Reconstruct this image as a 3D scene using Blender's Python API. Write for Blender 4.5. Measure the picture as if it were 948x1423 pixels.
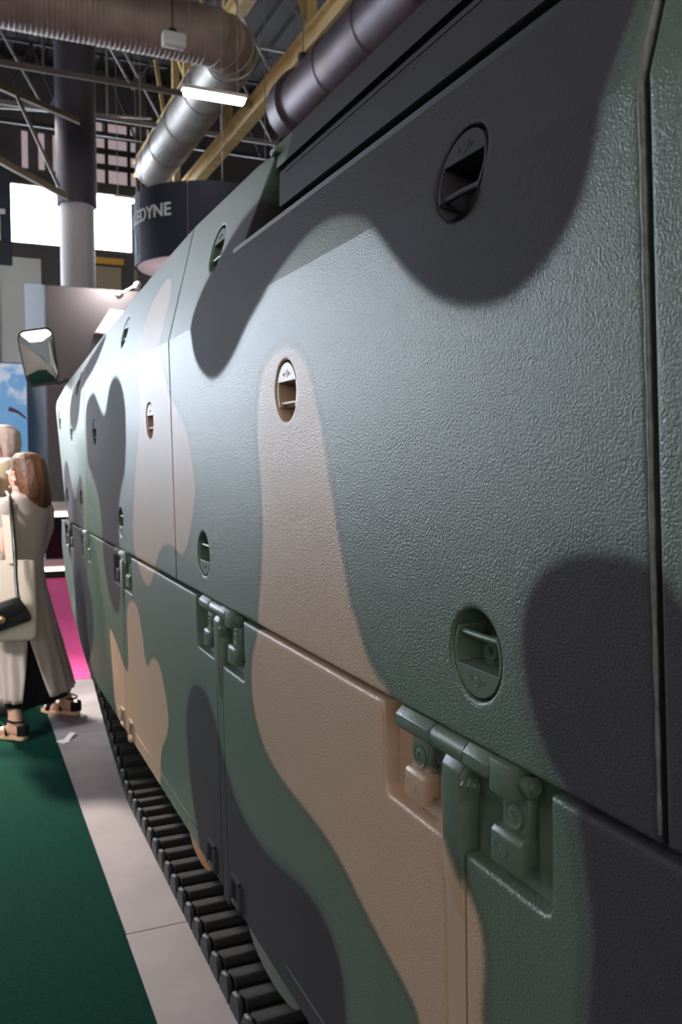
import bpy, bmesh, math, random
import numpy as np
from mathutils import Vector, Matrix
from mathutils.geometry import delaunay_2d_cdt
random.seed(7)
PI = math.pi
scene = bpy.context.scene
COL = scene.collection
for _o in list(bpy.data.objects):
    bpy.data.objects.remove(_o)

# ------------------------------------------------------------------ camera
# x: away from the aisle into the vehicle, y: along the vehicle, z: up (metres)
F_PX = 1220.0
cam = bpy.data.cameras.new('camera')
cam.sensor_fit = 'VERTICAL'
cam.sensor_height = 22.3
cam.lens = F_PX / 1423.0 * 22.3
cam.clip_start = 0.05
cam.clip_end = 200
cam.dof.use_dof = True
cam.dof.focus_distance = 1.55
cam.dof.aperture_fstop = 4.5
camo = bpy.data.objects.new('camera', cam)
COL.objects.link(camo)
YAW, PITCH = math.radians(23.601), math.radians(3.448)
fw = Vector((math.sin(YAW) * math.cos(PITCH), math.cos(YAW) * math.cos(PITCH), -math.sin(PITCH)))
rt = Vector((math.cos(YAW), -math.sin(YAW), 0))
up = rt.cross(fw)
camo.matrix_world = Matrix(((rt.x, up.x, -fw.x, 0), (rt.y, up.y, -fw.y, 0), (rt.z, up.z, -fw.z, 1.62), (0, 0, 0, 1)))
scene.camera = camo

# ------------------------------------------------------------------ world, lights, exposure
scene.view_settings.view_transform = 'Standard'
scene.view_settings.look = 'None'
scene.view_settings.gamma = 1.0
scene.view_settings.use_curve_mapping = False
scene.view_settings.exposure = 0.0
scene.cycles.use_denoising = True
scene.cycles.max_bounces = 8
world = bpy.data.worlds.new('hall_air')
scene.world = world
world.use_nodes = True
world.node_tree.nodes['Background'].inputs[0].default_value = (0.55, 0.62, 0.7, 1)
world.node_tree.nodes['Background'].inputs[1].default_value = 0.15
WINDOW_GLOW = 18.5      # glow of the far windows and of the tall panes added for sheen
LAMP_W = 175.0         # each hall lamp row


def area_light(name, loc, target, sx, sy, power, color):
    li = bpy.data.lights.new(name, 'AREA')
    li.shape = 'RECTANGLE'
    li.size, li.size_y = sx, sy
    li.energy = power
    li.color = color
    o = bpy.data.objects.new(name, li)
    COL.objects.link(o)
    o.location = loc
    d = Vector(target) - Vector(loc)
    o.rotation_euler = d.to_track_quat('-Z', 'Y').to_euler()
    return o


for i, (lx, ly) in enumerate([(-6, 2), (-9, -3), (-13, 5), (-3, -10), (0, 21)]):
    area_light('hall_lamp_light', (lx, ly, 9.0), (lx, ly, 0), 5.0, 1.0, LAMP_W, (1.0, 0.97, 0.95))
area_light('booth_spot_light', (-1.2, 8.8, 4.6), (-0.5, 6.0, 0.8), 0.5, 0.5, 90, (1.0, 0.9, 0.8)).data.spread = math.radians(48)  # warm fill added around the people, from no visible lamp
area_light('aisle_lamp_light', (-4.4, 2.6, 4.2), (0.1, 5.75, 1.3), 1.0, 1.0, 27, (1.0, 0.97, 0.96)).data.spread = math.radians(34)  # unseen fill added on the viewer's side to brighten the two people
area_light('sign_uplight', (3.9, 14.0, 3.7), (3.8, 14.1, 4.8), 0.5, 0.5, 16, (1.0, 0.93, 0.93))  # unseen light added to brighten the sign's pale underside
area_light('booth_wash_light', (2.2, 13.1, 4.3), (2.0, 13.5, 3.9), 0.5, 0.15, 24, (1.0, 0.97, 0.97))


# ------------------------------------------------------------------ materials
def lin(r, g, b):
    f = lambda c: (c / 255.0) / 12.92 if c / 255.0 <= 0.04045 else (((c / 255.0) + 0.055) / 1.055) ** 2.4
    return (f(r), f(g), f(b), 1.0)


def N(nt, t, **kw):
    n = nt.nodes.new(t)
    for k, v in kw.items():
        setattr(n, k, v)
    return n


def material(name, rgb, rough=0.6, metal=0.0, emit=None, estr=0.0, spec=0.5, noise=None, bump=None, rgb2=None):
    m = bpy.data.materials.new(name)
    m.use_nodes = True
    nt = m.node_tree
    b = nt.nodes['Principled BSDF']
    b.inputs['Base Color'].default_value = lin(*rgb)
    b.inputs['Roughness'].default_value = rough
    b.inputs['Metallic'].default_value = metal
    b.inputs['Specular IOR Level'].default_value = spec
    if emit:
        b.inputs['Emission Color'].default_value = lin(*emit)
        b.inputs['Emission Strength'].default_value = estr
    tc = N(nt, 'ShaderNodeTexCoord')
    if noise:                                   # (scale, stretch) of a wear / fibre pattern between rgb and rgb2
        mp = N(nt, 'ShaderNodeMapping')
        mp.inputs['Scale'].default_value = noise[1]
        nt.links.new(tc.outputs['Object'], mp.inputs['Vector'])
        nz = N(nt, 'ShaderNodeTexNoise')
        nz.inputs['Scale'].default_value = noise[0]
        nz.inputs['Detail'].default_value = 4
        nt.links.new(mp.outputs['Vector'], nz.inputs['Vector'])
        rp = N(nt, 'ShaderNodeValToRGB')
        rp.color_ramp.elements[0].position = 0.35
        rp.color_ramp.elements[1].position = 0.65
        rp.color_ramp.elements[0].color = lin(*rgb)
        rp.color_ramp.elements[1].color = lin(*(rgb2 or rgb))
        nt.links.new(nz.outputs['Fac'], rp.inputs['Fac'])
        nt.links.new(rp.outputs['Color'], b.inputs['Base Color'])
    if bump:                                    # (scale, strength, distance)
        nb = N(nt, 'ShaderNodeTexNoise')
        nb.inputs['Scale'].default_value = bump[0]
        nb.inputs['Detail'].default_value = 2
        nt.links.new(tc.outputs['Object'], nb.inputs['Vector'])
        bp = N(nt, 'ShaderNodeBump')
        bp.inputs['Strength'].default_value = bump[1]
        bp.inputs['Distance'].default_value = bump[2]
        nt.links.new(nb.outputs['Fac'], bp.inputs['Height'])
        nt.links.new(bp.outputs['Normal'], b.inputs['Normal'])
    return m


def camo_material(name, grain):
    """Sprayed three-colour paint: the mesh carries the signed distance (m) to the brown and black areas."""
    m = bpy.data.materials.new(name)
    m.use_nodes = True
    nt = m.node_tree
    b = nt.nodes['Principled BSDF']
    b.inputs['Roughness'].default_value = 0.46
    tc = N(nt, 'ShaderNodeTexCoord')
    nz = N(nt, 'ShaderNodeTexNoise')
    nz.inputs['Scale'].default_value = 260
    nz.inputs['Detail'].default_value = 1
    nt.links.new(tc.outputs['Object'], nz.inputs['Vector'])

    def mask(attr, lo, hi):
        a = N(nt, 'ShaderNodeAttribute', attribute_name=attr)
        ad = N(nt, 'ShaderNodeMath', operation='MULTIPLY_ADD')
        nt.links.new(nz.outputs['Fac'], ad.inputs[0])
        ad.inputs[1].default_value = 0.016
        nt.links.new(a.outputs['Fac'], ad.inputs[2])
        mr = N(nt, 'ShaderNodeMapRange', interpolation_type='SMOOTHSTEP')
        mr.inputs['From Min'].default_value = lo + 0.008
        mr.inputs['From Max'].default_value = hi + 0.008
        nt.links.new(ad.outputs[0], mr.inputs['Value'])
        # thin band of overspray just outside the edge
        sh = N(nt, 'ShaderNodeMath', operation='SUBTRACT')
        nt.links.new(ad.outputs[0], sh.inputs[0])
        sh.inputs[1].default_value = lo + 0.008
        ab = N(nt, 'ShaderNodeMath', operation='ABSOLUTE')
        nt.links.new(sh.outputs[0], ab.inputs[0])
        rim = N(nt, 'ShaderNodeMapRange', interpolation_type='SMOOTHSTEP')
        rim.inputs['From Max'].default_value = 0.02
        rim.inputs['To Min'].default_value = 0.42
        rim.inputs['To Max'].default_value = 0.0
        nt.links.new(ab.outputs[0], rim.inputs['Value'])
        return mr.outputs['Result'], rim.outputs['Result']
    big = N(nt, 'ShaderNodeTexNoise')
    big.inputs['Scale'].default_value = 3.0
    big.inputs['Detail'].default_value = 3
    nt.links.new(tc.outputs['Object'], big.inputs['Vector'])

    def tone(c1, c2):
        mx = N(nt, 'ShaderNodeMix', data_type='RGBA')
        nt.links.new(big.outputs['Fac'], mx.inputs['Factor'])
        mx.inputs['A'].default_value = lin(*c1)
        mx.inputs['B'].default_value = lin(*c2)
        return mx.outputs['Result']

    def over(fac, below, above):
        mx = N(nt, 'ShaderNodeMix', data_type='RGBA')
        nt.links.new(fac, mx.inputs['Factor'])
        nt.links.new(below, mx.inputs['A'])
        nt.links.new(above, mx.inputs['B'])
        return mx.outputs['Result']
    g = tone(GREEN1, GREEN2)
    t = tone(TAN1, TAN2)
    k = tone(BLACK1, BLACK2)
    mt, rt_ = mask('brown_paint', -0.012, 0.012)
    mk, rk = mask('black_paint', -0.014, 0.012)
    olive = N(nt, 'ShaderNodeRGB')
    olive.outputs[0].default_value = lin(72, 72, 58)
    c = over(rt_, over(mt, g, t), olive.outputs[0])
    c = over(mk, over(rk, c, k), k)
    nt.links.new(c, b.inputs['Base Color'])
    # the black paint is the more matt of the three
    for sock, v0, v1 in (('Specular IOR Level', 0.55, 0.13), ('Roughness', 0.40, 0.72)):
        mr = N(nt, 'ShaderNodeMapRange')
        mr.inputs['To Min'].default_value = v0
        mr.inputs['To Max'].default_value = v1
        nt.links.new(mk, mr.inputs['Value'])
        nt.links.new(mr.outputs['Result'], b.inputs[sock])
    if grain:
        gz = N(nt, 'ShaderNodeTexNoise')
        gz.inputs['Scale'].default_value = 290
        gz.inputs['Detail'].default_value = 2.5
        gz.inputs['Roughness'].default_value = 0.5
        nt.links.new(tc.outputs['Object'], gz.inputs['Vector'])
        bp = N(nt, 'ShaderNodeBump')
        bp.inputs['Strength'].default_value = grain
        bp.inputs['Distance'].default_value = 0.003
        nt.links.new(gz.outputs['Fac'], bp.inputs['Height'])
        nt.links.new(bp.outputs['Normal'], b.inputs['Normal'])
    return m


GREEN1, GREEN2 = (84, 99, 86), (91, 106, 92)
TAN1, TAN2 = (178, 148, 124), (186, 157, 135)
BLACK1, BLACK2 = (58, 56, 60), (64, 62, 66)
M = {}
M['camo'] = camo_material('camo_paint_rough', 0.58)
M['camo_smooth'] = camo_material('camo_paint_smooth', 0.16)
M['hull'] = material('dark_hull_paint', (38, 42, 38), 0.7)
M['rubber'] = material('track_rubber', (15, 15, 16), 0.8, bump=(60, 0.3, 0.004))
M['track_steel'] = material('track_steel', (34, 35, 38), 0.5, 0.3, bump=(40, 0.2, 0.003))
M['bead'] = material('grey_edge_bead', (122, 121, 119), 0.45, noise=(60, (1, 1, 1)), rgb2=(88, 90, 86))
M['seal'] = material('black_seal', (10, 10, 11), 0.6)
M['black_coat'] = material('black_roof_paint', (44, 44, 48), 0.55, bump=(180, 0.12, 0.002))
M['carpet_green'] = material('green_carpet', (9, 47, 38), 0.95, spec=0.05, noise=(90, (1, 1, 1)), rgb2=(13, 58, 47), bump=(300, 0.6, 0.004))
M['carpet_pink'] = material('pink_carpet', (244, 84, 150), 0.95, spec=0.1, noise=(40, (1, 1, 1)), rgb2=(250, 100, 165), bump=(300, 0.4, 0.004))
M['slab'] = material('pale_floor_slab', (146, 138, 141), 0.7, noise=(4, (1, 1, 1)), rgb2=(158, 149, 152), bump=(120, 0.15, 0.002))
M['floor'] = material('hall_floor', (120, 112, 105), 0.75, noise=(2, (1, 1, 1)), rgb2=(136, 126, 116))
M['deck'] = material('dark_roof_deck', (40, 35, 34), 0.8)
M['wall_dark'] = material('dark_wall', (84, 81, 84), 0.8)
M['wall_grey'] = material('grey_wall_panel', (206, 212, 212), 0.7)
M['wall_beige'] = material('beige_wall_panel', (158, 148, 126), 0.7)
M['wall_yellow'] = material('yellow_wall_strip', (214, 170, 70), 0.6)
M['frame_grey'] = material('grey_steel_frame', (96, 90, 88), 0.6)
M['window'] = material('daylit_pane', (240, 240, 245), 0.4, emit=(228, 240, 255), estr=WINDOW_GLOW)
M['window_back'] = material('daylit_pane_back', (240, 240, 245), 0.4, emit=(255, 248, 240), estr=5.5)
M['clerestory'] = material('hazy_roof_glazing', (200, 180, 185), 0.5, emit=(226, 204, 210), estr=0.35)
M['truss'] = material('grey_truss_steel', (140, 134, 130), 0.55)
M['strut'] = material('brown_strut_steel', (120, 104, 86), 0.6)
M['truss_dark'] = material('dark_truss_steel', (40, 38, 38), 0.6)
M['girder'] = material('yellow_brown_girder', (222, 192, 138), 0.6, noise=(3, (1, 1, 1)), rgb2=(204, 172, 116))
M['duct'] = material('galvanised_duct', (176, 172, 166), 0.42, 0.45, noise=(2, (1, 1, 1)), rgb2=(150, 144, 140))
M['duct_dim'] = material('tarnished_duct', (104, 94, 104), 0.45, 0.5, noise=(2, (1, 1, 1)), rgb2=(84, 72, 78))  # darker, purplish duct metal for the second duct
M['duct_brown'] = material('warm_galvanised_duct', (168, 152, 144), 0.55, 0.25, noise=(2, (1, 1, 1)), rgb2=(140, 124, 116))
M['lamp'] = material('lamp_diffuser', (255, 252, 240), 0.4, emit=(255, 250, 238), estr=14)
M['white_plastic'] = material('white_plastic', (220, 218, 216), 0.45)
M['column_white'] = material('white_column', (205, 200, 204), 0.6)
M['column_dark'] = material('dark_column', (74, 70, 80), 0.6)
M['booth_brown'] = material('brown_booth_panel', (103, 96, 97), 0.6, noise=(1.2, (1, 1, 0.3)), rgb2=(96, 88, 89))
M['booth_blue'] = material('blue_grey_panel', (62, 68, 82), 0.8)
M['counter_white'] = material('white_counter', (225, 218, 214), 0.4)
M['counter_glow'] = material('lit_counter_edge', (255, 246, 236), 0.4, emit=(255, 243, 226), estr=2.2)
M['counter_dark'] = material('dark_glass', (18, 19, 20), 0.15)
M['sign_navy'] = material('navy_sign_fabric', (40, 46, 62), 0.7)
M['sign_under'] = material('pink_white_sign_underside', (224, 200, 208), 0.7)
M['sign_letter'] = material('white_lettering', (225, 230, 235), 0.6)
M['sign_letter_blue'] = material('pale_blue_lettering', (165, 205, 222), 0.6)
M['screen_lit'] = material('lit_panel_face', (255, 250, 248), 0.4, emit=(255, 249, 246), estr=1.6)
M['skin'] = material('skin', (205, 158, 138), 0.55)
M['skin_pink'] = material('pink_skin', (222, 160, 148), 0.55)
M['hair_auburn'] = material('auburn_hair', (62, 36, 24), 0.5, noise=(26, (1, 1, 0.12)), rgb2=(112, 68, 42), bump=(60, 0.5, 0.01))
M['hair_grey'] = material('grey_hair', (186, 166, 158), 0.7, noise=(30, (1, 1, 0.3)), rgb2=(150, 130, 122), bump=(80, 0.5, 0.008))
M['coat'] = material('greige_coat', (178, 164, 157), 0.85, spec=0.2, noise=(10, (1, 1, 0.15)), rgb2=(167, 153, 146), bump=(400, 0.3, 0.002))
M['dress_black'] = material('black_dress', (14, 14, 17), 0.8, spec=0.2)
M['jacket'] = material('beige_jacket', (176, 158, 130), 0.85, spec=0.2, bump=(300, 0.3, 0.002))
M['trousers'] = material('grey_trousers', (96, 92, 92), 0.85)
M['shirt'] = material('white_shirt', (232, 226, 224), 0.8)
M['tote'] = material('cream_canvas', (226, 211, 194), 0.85, spec=0.2, bump=(500, 0.3, 0.002))
M['leather'] = material('black_leather', (24, 24, 28), 0.3)
M['brass'] = material('brass', (214, 178, 140), 0.25, 0.9)
M['cork'] = material('jute_sole', (196, 160, 126), 0.9)
M['mirror'] = material('mirror_glass', (235, 235, 235), 0.02, 1.0)
M['paper'] = material('white_paper', (225, 225, 228), 0.8)
M['eye'] = material('eye_white', (235, 232, 228), 0.3)


# ------------------------------------------------------------------ mesh builder
class MB:
    def __init__(s):
        s.v, s.f = [], []

    def add(s, verts, faces):
        o = len(s.v)
        s.v += [tuple(p) for p in verts]
        s.f += [[i + o for i in f] for f in faces]
        return s

    def box(s, c, size, R=None):
        hx, hy, hz = size[0] / 2, size[1] / 2, size[2] / 2
        P = [Vector((x, y, z)) for x in (-hx, hx) for y in (-hy, hy) for z in (-hz, hz)]
        if R is not None:
            P = [R @ p for p in P]
        P = [p + Vector(c) for p in P]
        return s.add(P, [[0, 1, 3, 2], [4, 6, 7, 5], [0, 4, 5, 1], [2, 3, 7, 6], [0, 2, 6, 4], [1, 5, 7, 3]])

    def span(s, a, b):
        return s.box([(a[i] + b[i]) / 2 for i in range(3)], [abs(b[i] - a[i]) for i in range(3)])

    def beam_y(s, poly, y0, y1, step=0.03):
        """a section in (x, z) carried along y in short steps, so that paint on it can change along its length"""
        n = max(1, int(round((y1 - y0) / step)))
        return s.loft([[(x, y0 + (y1 - y0) * i / n, z) for x, z in poly] for i in range(n + 1)])

    def bar(s, p, q, w, h=None, upv=(0, 0, 1)):
        p, q = Vector(p), Vector(q)
        d = q - p
        L = d.length
        d.normalize()
        u = Vector(upv)
        if abs(d.dot(u)) > 0.98:
            u = Vector((1, 0, 0))
        a = d.cross(u).normalized()
        c = a.cross(d).normalized()
        R = Matrix((a, d, c)).transposed()
        return s.box((p + q) / 2, (w, L, h or w), R)

    def loft(s, rings, closed=True, cap=True):
        n = len(rings[0])
        o = len(s.v)
        for r in rings:
            s.v += [tuple(p) for p in r]
        for k in range(len(rings) - 1):
            for i in range(n if closed else n - 1):
                j = (i + 1) % n
                s.f.append([o + k * n + i, o + k * n + j, o + (k + 1) * n + j, o + (k + 1) * n + i])
        if cap and closed:
            s.f.append([o + i for i in range(n)][::-1])
            s.f.append([o + (len(rings) - 1) * n + i for i in range(n)])
        return s

    def lathe(s, prof, origin, axis, n=20, cap=True):
        a = Vector(axis).normalized()
        t = Vector((0, 0, 1)) if abs(a.z) < 0.9 else Vector((1, 0, 0))
        u = a.cross(t).normalized()
        w = a.cross(u)
        O = Vector(origin)
        rings = [[O + a * h + (u * math.cos(2 * PI * i / n) + w * math.sin(2 * PI * i / n)) * max(r, 1e-4) for i in range(n)] for r, h in prof]
        return s.loft(rings, True, cap)

    def cyl(s, p, q, r, n=12):
        d = Vector(q) - Vector(p)
        return s.lathe([(r, 0), (r, d.length)], p, d, n)

    def tube(s, path, r, n=8, cap=True):
        P = [Vector(p) for p in path]
        R = r if isinstance(r, (list, tuple)) else [r] * len(P)
        rings = []
        prev = None
        for i, p in enumerate(P):
            d = (P[min(i + 1, len(P) - 1)] - P[max(i - 1, 0)]).normalized()
            if prev is None:
                t = Vector((0, 0, 1)) if abs(d.z) < 0.9 else Vector((1, 0, 0))
                u = d.cross(t).normalized()
            else:
                u = (prev - d * prev.dot(d)).normalized()
            prev = u
            w = d.cross(u)
            rings.append([p + (u * math.cos(2 * PI * k / n) + w * math.sin(2 * PI * k / n)) * R[i] for k in range(n)])
        return s.loft(rings, True, cap)

    def prism(s, poly, fn, d0, d1):
        """poly in 2-D, fn(a, b, depth) -> 3-D; extruded between two depths."""
        n = len(poly)
        o = len(s.v)
        s.v += [tuple(fn(a, b, d0)) for a, b in poly] + [tuple(fn(a, b, d1)) for a, b in poly]
        s.f.append([o + i for i in range(n)])
        s.f.append([o + n + i for i in range(n)][::-1])
        for i in range(n):
            j = (i + 1) % n
            s.f.append([o + i, o + n + i, o + n + j, o + j])
        return s


ORIGIN = {}


def mesh_from(mb, bevel=0.0, segs=2, smooth=True, angle=38, recalc=True):
    me = bpy.data.meshes.new('mesh')
    bm = bmesh.new()
    vs = [bm.verts.new(p) for p in mb.v]
    for f in mb.f:
        try:
            bm.faces.new([vs[i] for i in f])
        except ValueError:
            pass
    if recalc:
        bmesh.ops.recalc_face_normals(bm, faces=bm.faces)
    if bevel:
        bmesh.ops.remove_doubles(bm, verts=bm.verts, dist=1e-5)
        ed = [e for e in bm.edges if len(e.link_faces) == 2 and e.calc_face_angle(0) > 0.5]
        bmesh.ops.bevel(bm, geom=ed, offset=bevel, segments=segs, affect='EDGES', clamp_overlap=True, profile=0.5)
    bm.to_mesh(me)
    bm.free()
    if smooth:
        me.polygons.foreach_set('use_smooth', [True] * len(me.polygons))
        me.set_sharp_from_angle(angle=math.radians(angle))
    return me


def place(name, me, m, parent=None, origin=None):
    """link a world-coordinate mesh as one object; a child takes its root's origin."""
    me.name = name
    o = bpy.data.objects.new(name, me)
    COL.objects.link(o)
    if m is not None and not me.materials:
        me.materials.append(m)
    if parent is not None:
        org = ORIGIN[parent.name]
        o.parent = parent
    else:
        org = Vector(origin if origin is not None else (0, 0, 0))
        o.location = org
    me.transform(Matrix.Translation(-org))
    ORIGIN[o.name] = org
    return o


def obj(name, mb, m, parent=None, origin=None, **kw):
    return place(name, mesh_from(mb, **kw), m, parent, origin)


def thing(name, label, cat, loc, group=None):
    o = bpy.data.objects.new(name, None)
    o.empty_display_size = 0.2
    COL.objects.link(o)
    o.location = loc
    ORIGIN[o.name] = Vector(loc)
    return tag(o, label, cat, group)


def tag(o, label, cat, group=None):
    o['label'] = label
    o['category'] = cat
    if group:
        o['group'] = group
    return o


def structure(o):
    o['kind'] = 'structure'
    return o


def centre_base(mb):
    a = np.array(mb.v)
    return ((a[:, 0].min() + a[:, 0].max()) / 2, (a[:, 1].min() + a[:, 1].max()) / 2, a[:, 2].min())


def solo(name, mb, m, label, cat, group=None, **kw):
    return tag(obj(name, mb, m, None, centre_base(mb), **kw), label, cat, group)


# ------------------------------------------------------------------ camouflage pattern (y, z outlines on the vehicle's side)
BLACK=[[(2.159,2.272),(2.298,2.252),(2.456,2.186),(2.572,2.129),(2.631,2.057),(2.62,2.001),(2.582,1.916),(2.486,1.863),(2.388,1.838),(2.281,1.853),(2.179,1.89),(2.074,1.945),(1.951,1.99),(1.856,2.027),(1.78,2.058),(1.689,2.081),(1.595,2.083),(1.497,2.065),(1.404,2.036),(1.343,1.999),(1.269,1.935),(1.199,1.884),(1.124,1.847),(1.042,1.826),(0.969,1.824),(0.91,1.841),(0.863,1.868),(0.826,1.901),(0.803,1.944),(0.785,1.993),(0.777,2.038),(0.767,2.073),(0.753,2.105),(0.72,2.5),(0.7,2.9),(1.9,2.9),(1.97,2.4),(2.02,2.34),(2.08,2.28)],
[(0.798,1.514),(0.843,1.506),(0.89,1.485),(0.923,1.453),(0.937,1.414),(0.941,1.375),(0.932,1.33),(0.914,1.287),(0.887,1.249),(0.865,1.228),(0.841,1.215),(0.824,1.166),(0.816,1.111),(0.806,1.085),(0.807,0.992),(0.817,0.94),(0.8,0.2),(0.3,0.2),(0.3,1.2),(0.664,1.473),(0.687,1.501),(0.707,1.509),(0.751,1.515)],
[(2.716,0.911),(2.809,0.855),(2.863,0.749),(2.846,0.652),(2.814,0.526),(2.759,0.433),(2.705,0.343),(2.75,0.25),(1.5,0.25),(1.549,0.491),(1.55,0.546),(1.566,0.593),(1.605,0.636),(1.668,0.661),(1.743,0.671),(1.849,0.661),(1.99,0.64),(2.15,0.644),(2.27,0.671),(2.358,0.725),(2.436,0.798),(2.501,0.87),(2.591,0.917)],
[(4.716,1.964),(4.932,1.931),(5.016,1.844),(5.025,1.719),(5.004,1.592),(4.862,1.547),(4.686,1.463),(4.589,1.358),(4.565,1.266),(4.577,1.173),(4.545,1.074),(4.447,0.972),(4.346,0.902),(4.202,0.888),(4.15,0.904),(4.089,0.984),(4.065,1.057),(4.025,1.187),(4.067,1.226),(4.069,1.302),(4.05,1.387),(3.994,1.458),(3.893,1.535),(3.854,1.552),(3.795,1.663),(3.772,1.772),(3.784,1.875),(3.863,1.95),(3.978,1.987),(4.099,1.976),(4.2,1.928),(4.289,1.849),(4.374,1.82),(4.542,1.901),(4.636,1.95)],
[(4.662,2.257),(5.487,2.089),(5.588,2.005),(5.724,1.938),(5.75,1.865),(5.66,1.798),(5.521,1.783),(5.309,1.856),(5.201,1.98),(5.095,2.033),(4.787,2.096),(4.648,2.177),(4.568,2.244)],
[(6.009,1.634),(6.194,1.547),(6.175,1.368),(6.4,1.3),(6.3,1.1),(6.061,1.036),(5.918,0.766),(5.75,0.488),(5.5,0.405),(5.377,0.383),(5.263,0.455),(5.091,0.578),(5.043,0.706),(5.082,0.823),(5.221,0.908),(5.305,1.042),(5.3,1.221),(5.289,1.255),(5.262,1.445),(5.336,1.548),(5.489,1.46),(5.633,1.344),(5.812,1.474)]]
TAN=[[(1.798,1.865),(1.899,1.852),(1.966,1.818),(2.001,1.75),(2.008,1.67),(1.992,1.562),(1.985,1.454),(2.006,1.342),(2.039,1.248),(2.049,1.192),(2.107,1.123),(2.121,1.042),(2.094,0.97),(2.034,0.91),(1.947,0.88),(1.834,0.863),(1.731,0.856),(1.619,0.841),(1.537,0.815),(1.461,0.782),(1.391,0.754),(1.312,0.728),(1.228,0.694),(1.24,0.6),(0.98,0.6),(1.05,0.797),(1.04,0.863),(1.036,0.916),(1.053,0.96),(1.08,0.983),(1.097,0.995),(1.126,1.011),(1.164,1.069),(1.185,1.122),(1.258,1.112),(1.29,1.14),(1.307,1.197),(1.334,1.228),(1.374,1.236),(1.42,1.271),(1.461,1.331),(1.477,1.338),(1.505,1.409),(1.537,1.481),(1.562,1.562),(1.589,1.631),(1.616,1.704),(1.646,1.76),(1.674,1.811),(1.725,1.847)],
[(3.167,2.271),(3.285,2.264),(3.409,2.228),(3.481,2.157),(3.476,2.079),(3.468,2.008),(3.469,1.925),(3.445,1.848),(3.488,1.75),(3.561,1.632),(3.608,1.557),(3.668,1.427),(3.716,1.309),(3.675,1.223),(3.58,1.158),(3.497,1.125),(3.417,1.121),(3.351,1.15),(3.288,1.204),(3.233,1.251),(3.163,1.297),(3.075,1.321),(2.961,1.326),(2.892,1.312),(2.829,1.303),(2.766,1.329),(2.694,1.402),(2.644,1.481),(2.626,1.547),(2.656,1.614),(2.685,1.68),(2.749,1.733),(2.824,1.78),(2.92,1.816),(2.975,1.885),(3.048,1.96),(3.08,2.02),(3.08,2.094),(3.066,2.161),(3.083,2.222)],
[(4.445,0.787),(4.473,0.745),(4.43,0.644),(4.402,0.483),(4.379,0.398),(4.303,0.357),(4.2,0.25),(3.45,0.2),(3.311,0.367),(3.31,0.45),(3.272,0.528),(3.188,0.585),(3.129,0.653),(3.142,0.722),(3.193,0.785),(3.246,0.843),(3.334,0.86),(3.419,0.839),(3.494,0.782),(3.554,0.813),(3.582,0.909),(3.62,0.951),(3.672,1.007),(3.778,1.017),(3.876,0.996),(3.941,0.937),(3.943,0.843),(3.936,0.707),(3.986,0.64),(4.154,0.701),(4.257,0.74)]]


def smooth_loop(P, it=2):
    P = np.array(P, float)
    for _ in range(it):
        Q = np.roll(P, -1, 0)
        a, b = P * 0.75 + Q * 0.25, P * 0.25 + Q * 0.75
        P = np.stack([a, b], 1).reshape(-1, 2)
    return P


BLACK = [smooth_loop(p) for p in BLACK]
TAN = [smooth_loop(p) for p in TAN]


def in_poly(P, L):
    x, y = P[:, 0], P[:, 1]
    inside = np.zeros(len(P), bool)
    for (x0, y0), (x1, y1) in zip(L, np.roll(L, -1, 0)):
        if y0 == y1:
            continue
        c = (y0 > y) != (y1 > y)
        inside ^= c & (x < (x1 - x0) * (y - y0) / (y1 - y0) + x0)
    return inside


def sdf(P, loops):
    best = np.full(len(P), -9.0)
    for L in loops:
        d = np.full(len(P), 9.0)
        for a, b in zip(L, np.roll(L, -1, 0)):
            e = b - a
            t = np.clip(((P - a) @ e) / max(e @ e, 1e-9), 0, 1)
            d = np.minimum(d, np.hypot(*(P - a - t[:, None] * e).T))
        d = np.where(in_poly(P, L), d, -d)
        best = np.maximum(best, d)
    return best


def paint(o):
    """store the distance to the brown and the black areas on every vertex"""
    me = o.data
    co = np.zeros(len(me.vertices) * 3)
    me.vertices.foreach_get('co', co)
    P = co.reshape(-1, 3) + np.array(ORIGIN[o.name])
    Q = P[:, 1:3]
    for nm, loops in (('black_paint', BLACK), ('brown_paint', TAN)):
        at = me.attributes.new(nm, 'FLOAT', 'POINT')
        at.data.foreach_set('value', sdf(Q, loops).astype(np.float32))
    return o


# ------------------------------------------------------------------ the vehicle
FOLD = 2.01


def side_x(y, z):
    """lateral position of the armour's outer face"""
    if z < 1.206:
        return 0.672 + 0.018 * (1.2 - z) / 0.8
    if z <= FOLD:
        return 0.652 + 0.018 * (FOLD - z) / 0.8
    return 0.652 + 0.24 * (z - FOLD)


def offset_loop(P, d):
    P = np.array(P, float)
    a = P - np.roll(P, 1, 0)
    b = np.roll(P, -1, 0) - P
    a /= np.maximum(np.hypot(*a.T), 1e-9)[:, None]
    b /= np.maximum(np.hypot(*b.T), 1e-9)[:, None]
    na = np.stack([-a[:, 1], a[:, 0]], 1)
    nb = np.stack([-b[:, 1], b[:, 0]], 1)
    m = na + nb
    k = 2.0 / np.maximum((m * m).sum(1), 0.5)
    return P + m * (k * d)[:, None]


def dense(L, step):
    out = []
    for (x0, y0), (x1, y1) in zip(L, L[1:] + L[:1]):
        n = max(1, int(math.hypot(x1 - x0, y1 - y0) / step))
        out += [(x0 + (x1 - x0) * i / n, y0 + (y1 - y0) * i / n) for i in range(n)]
    return np.array(out)


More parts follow.
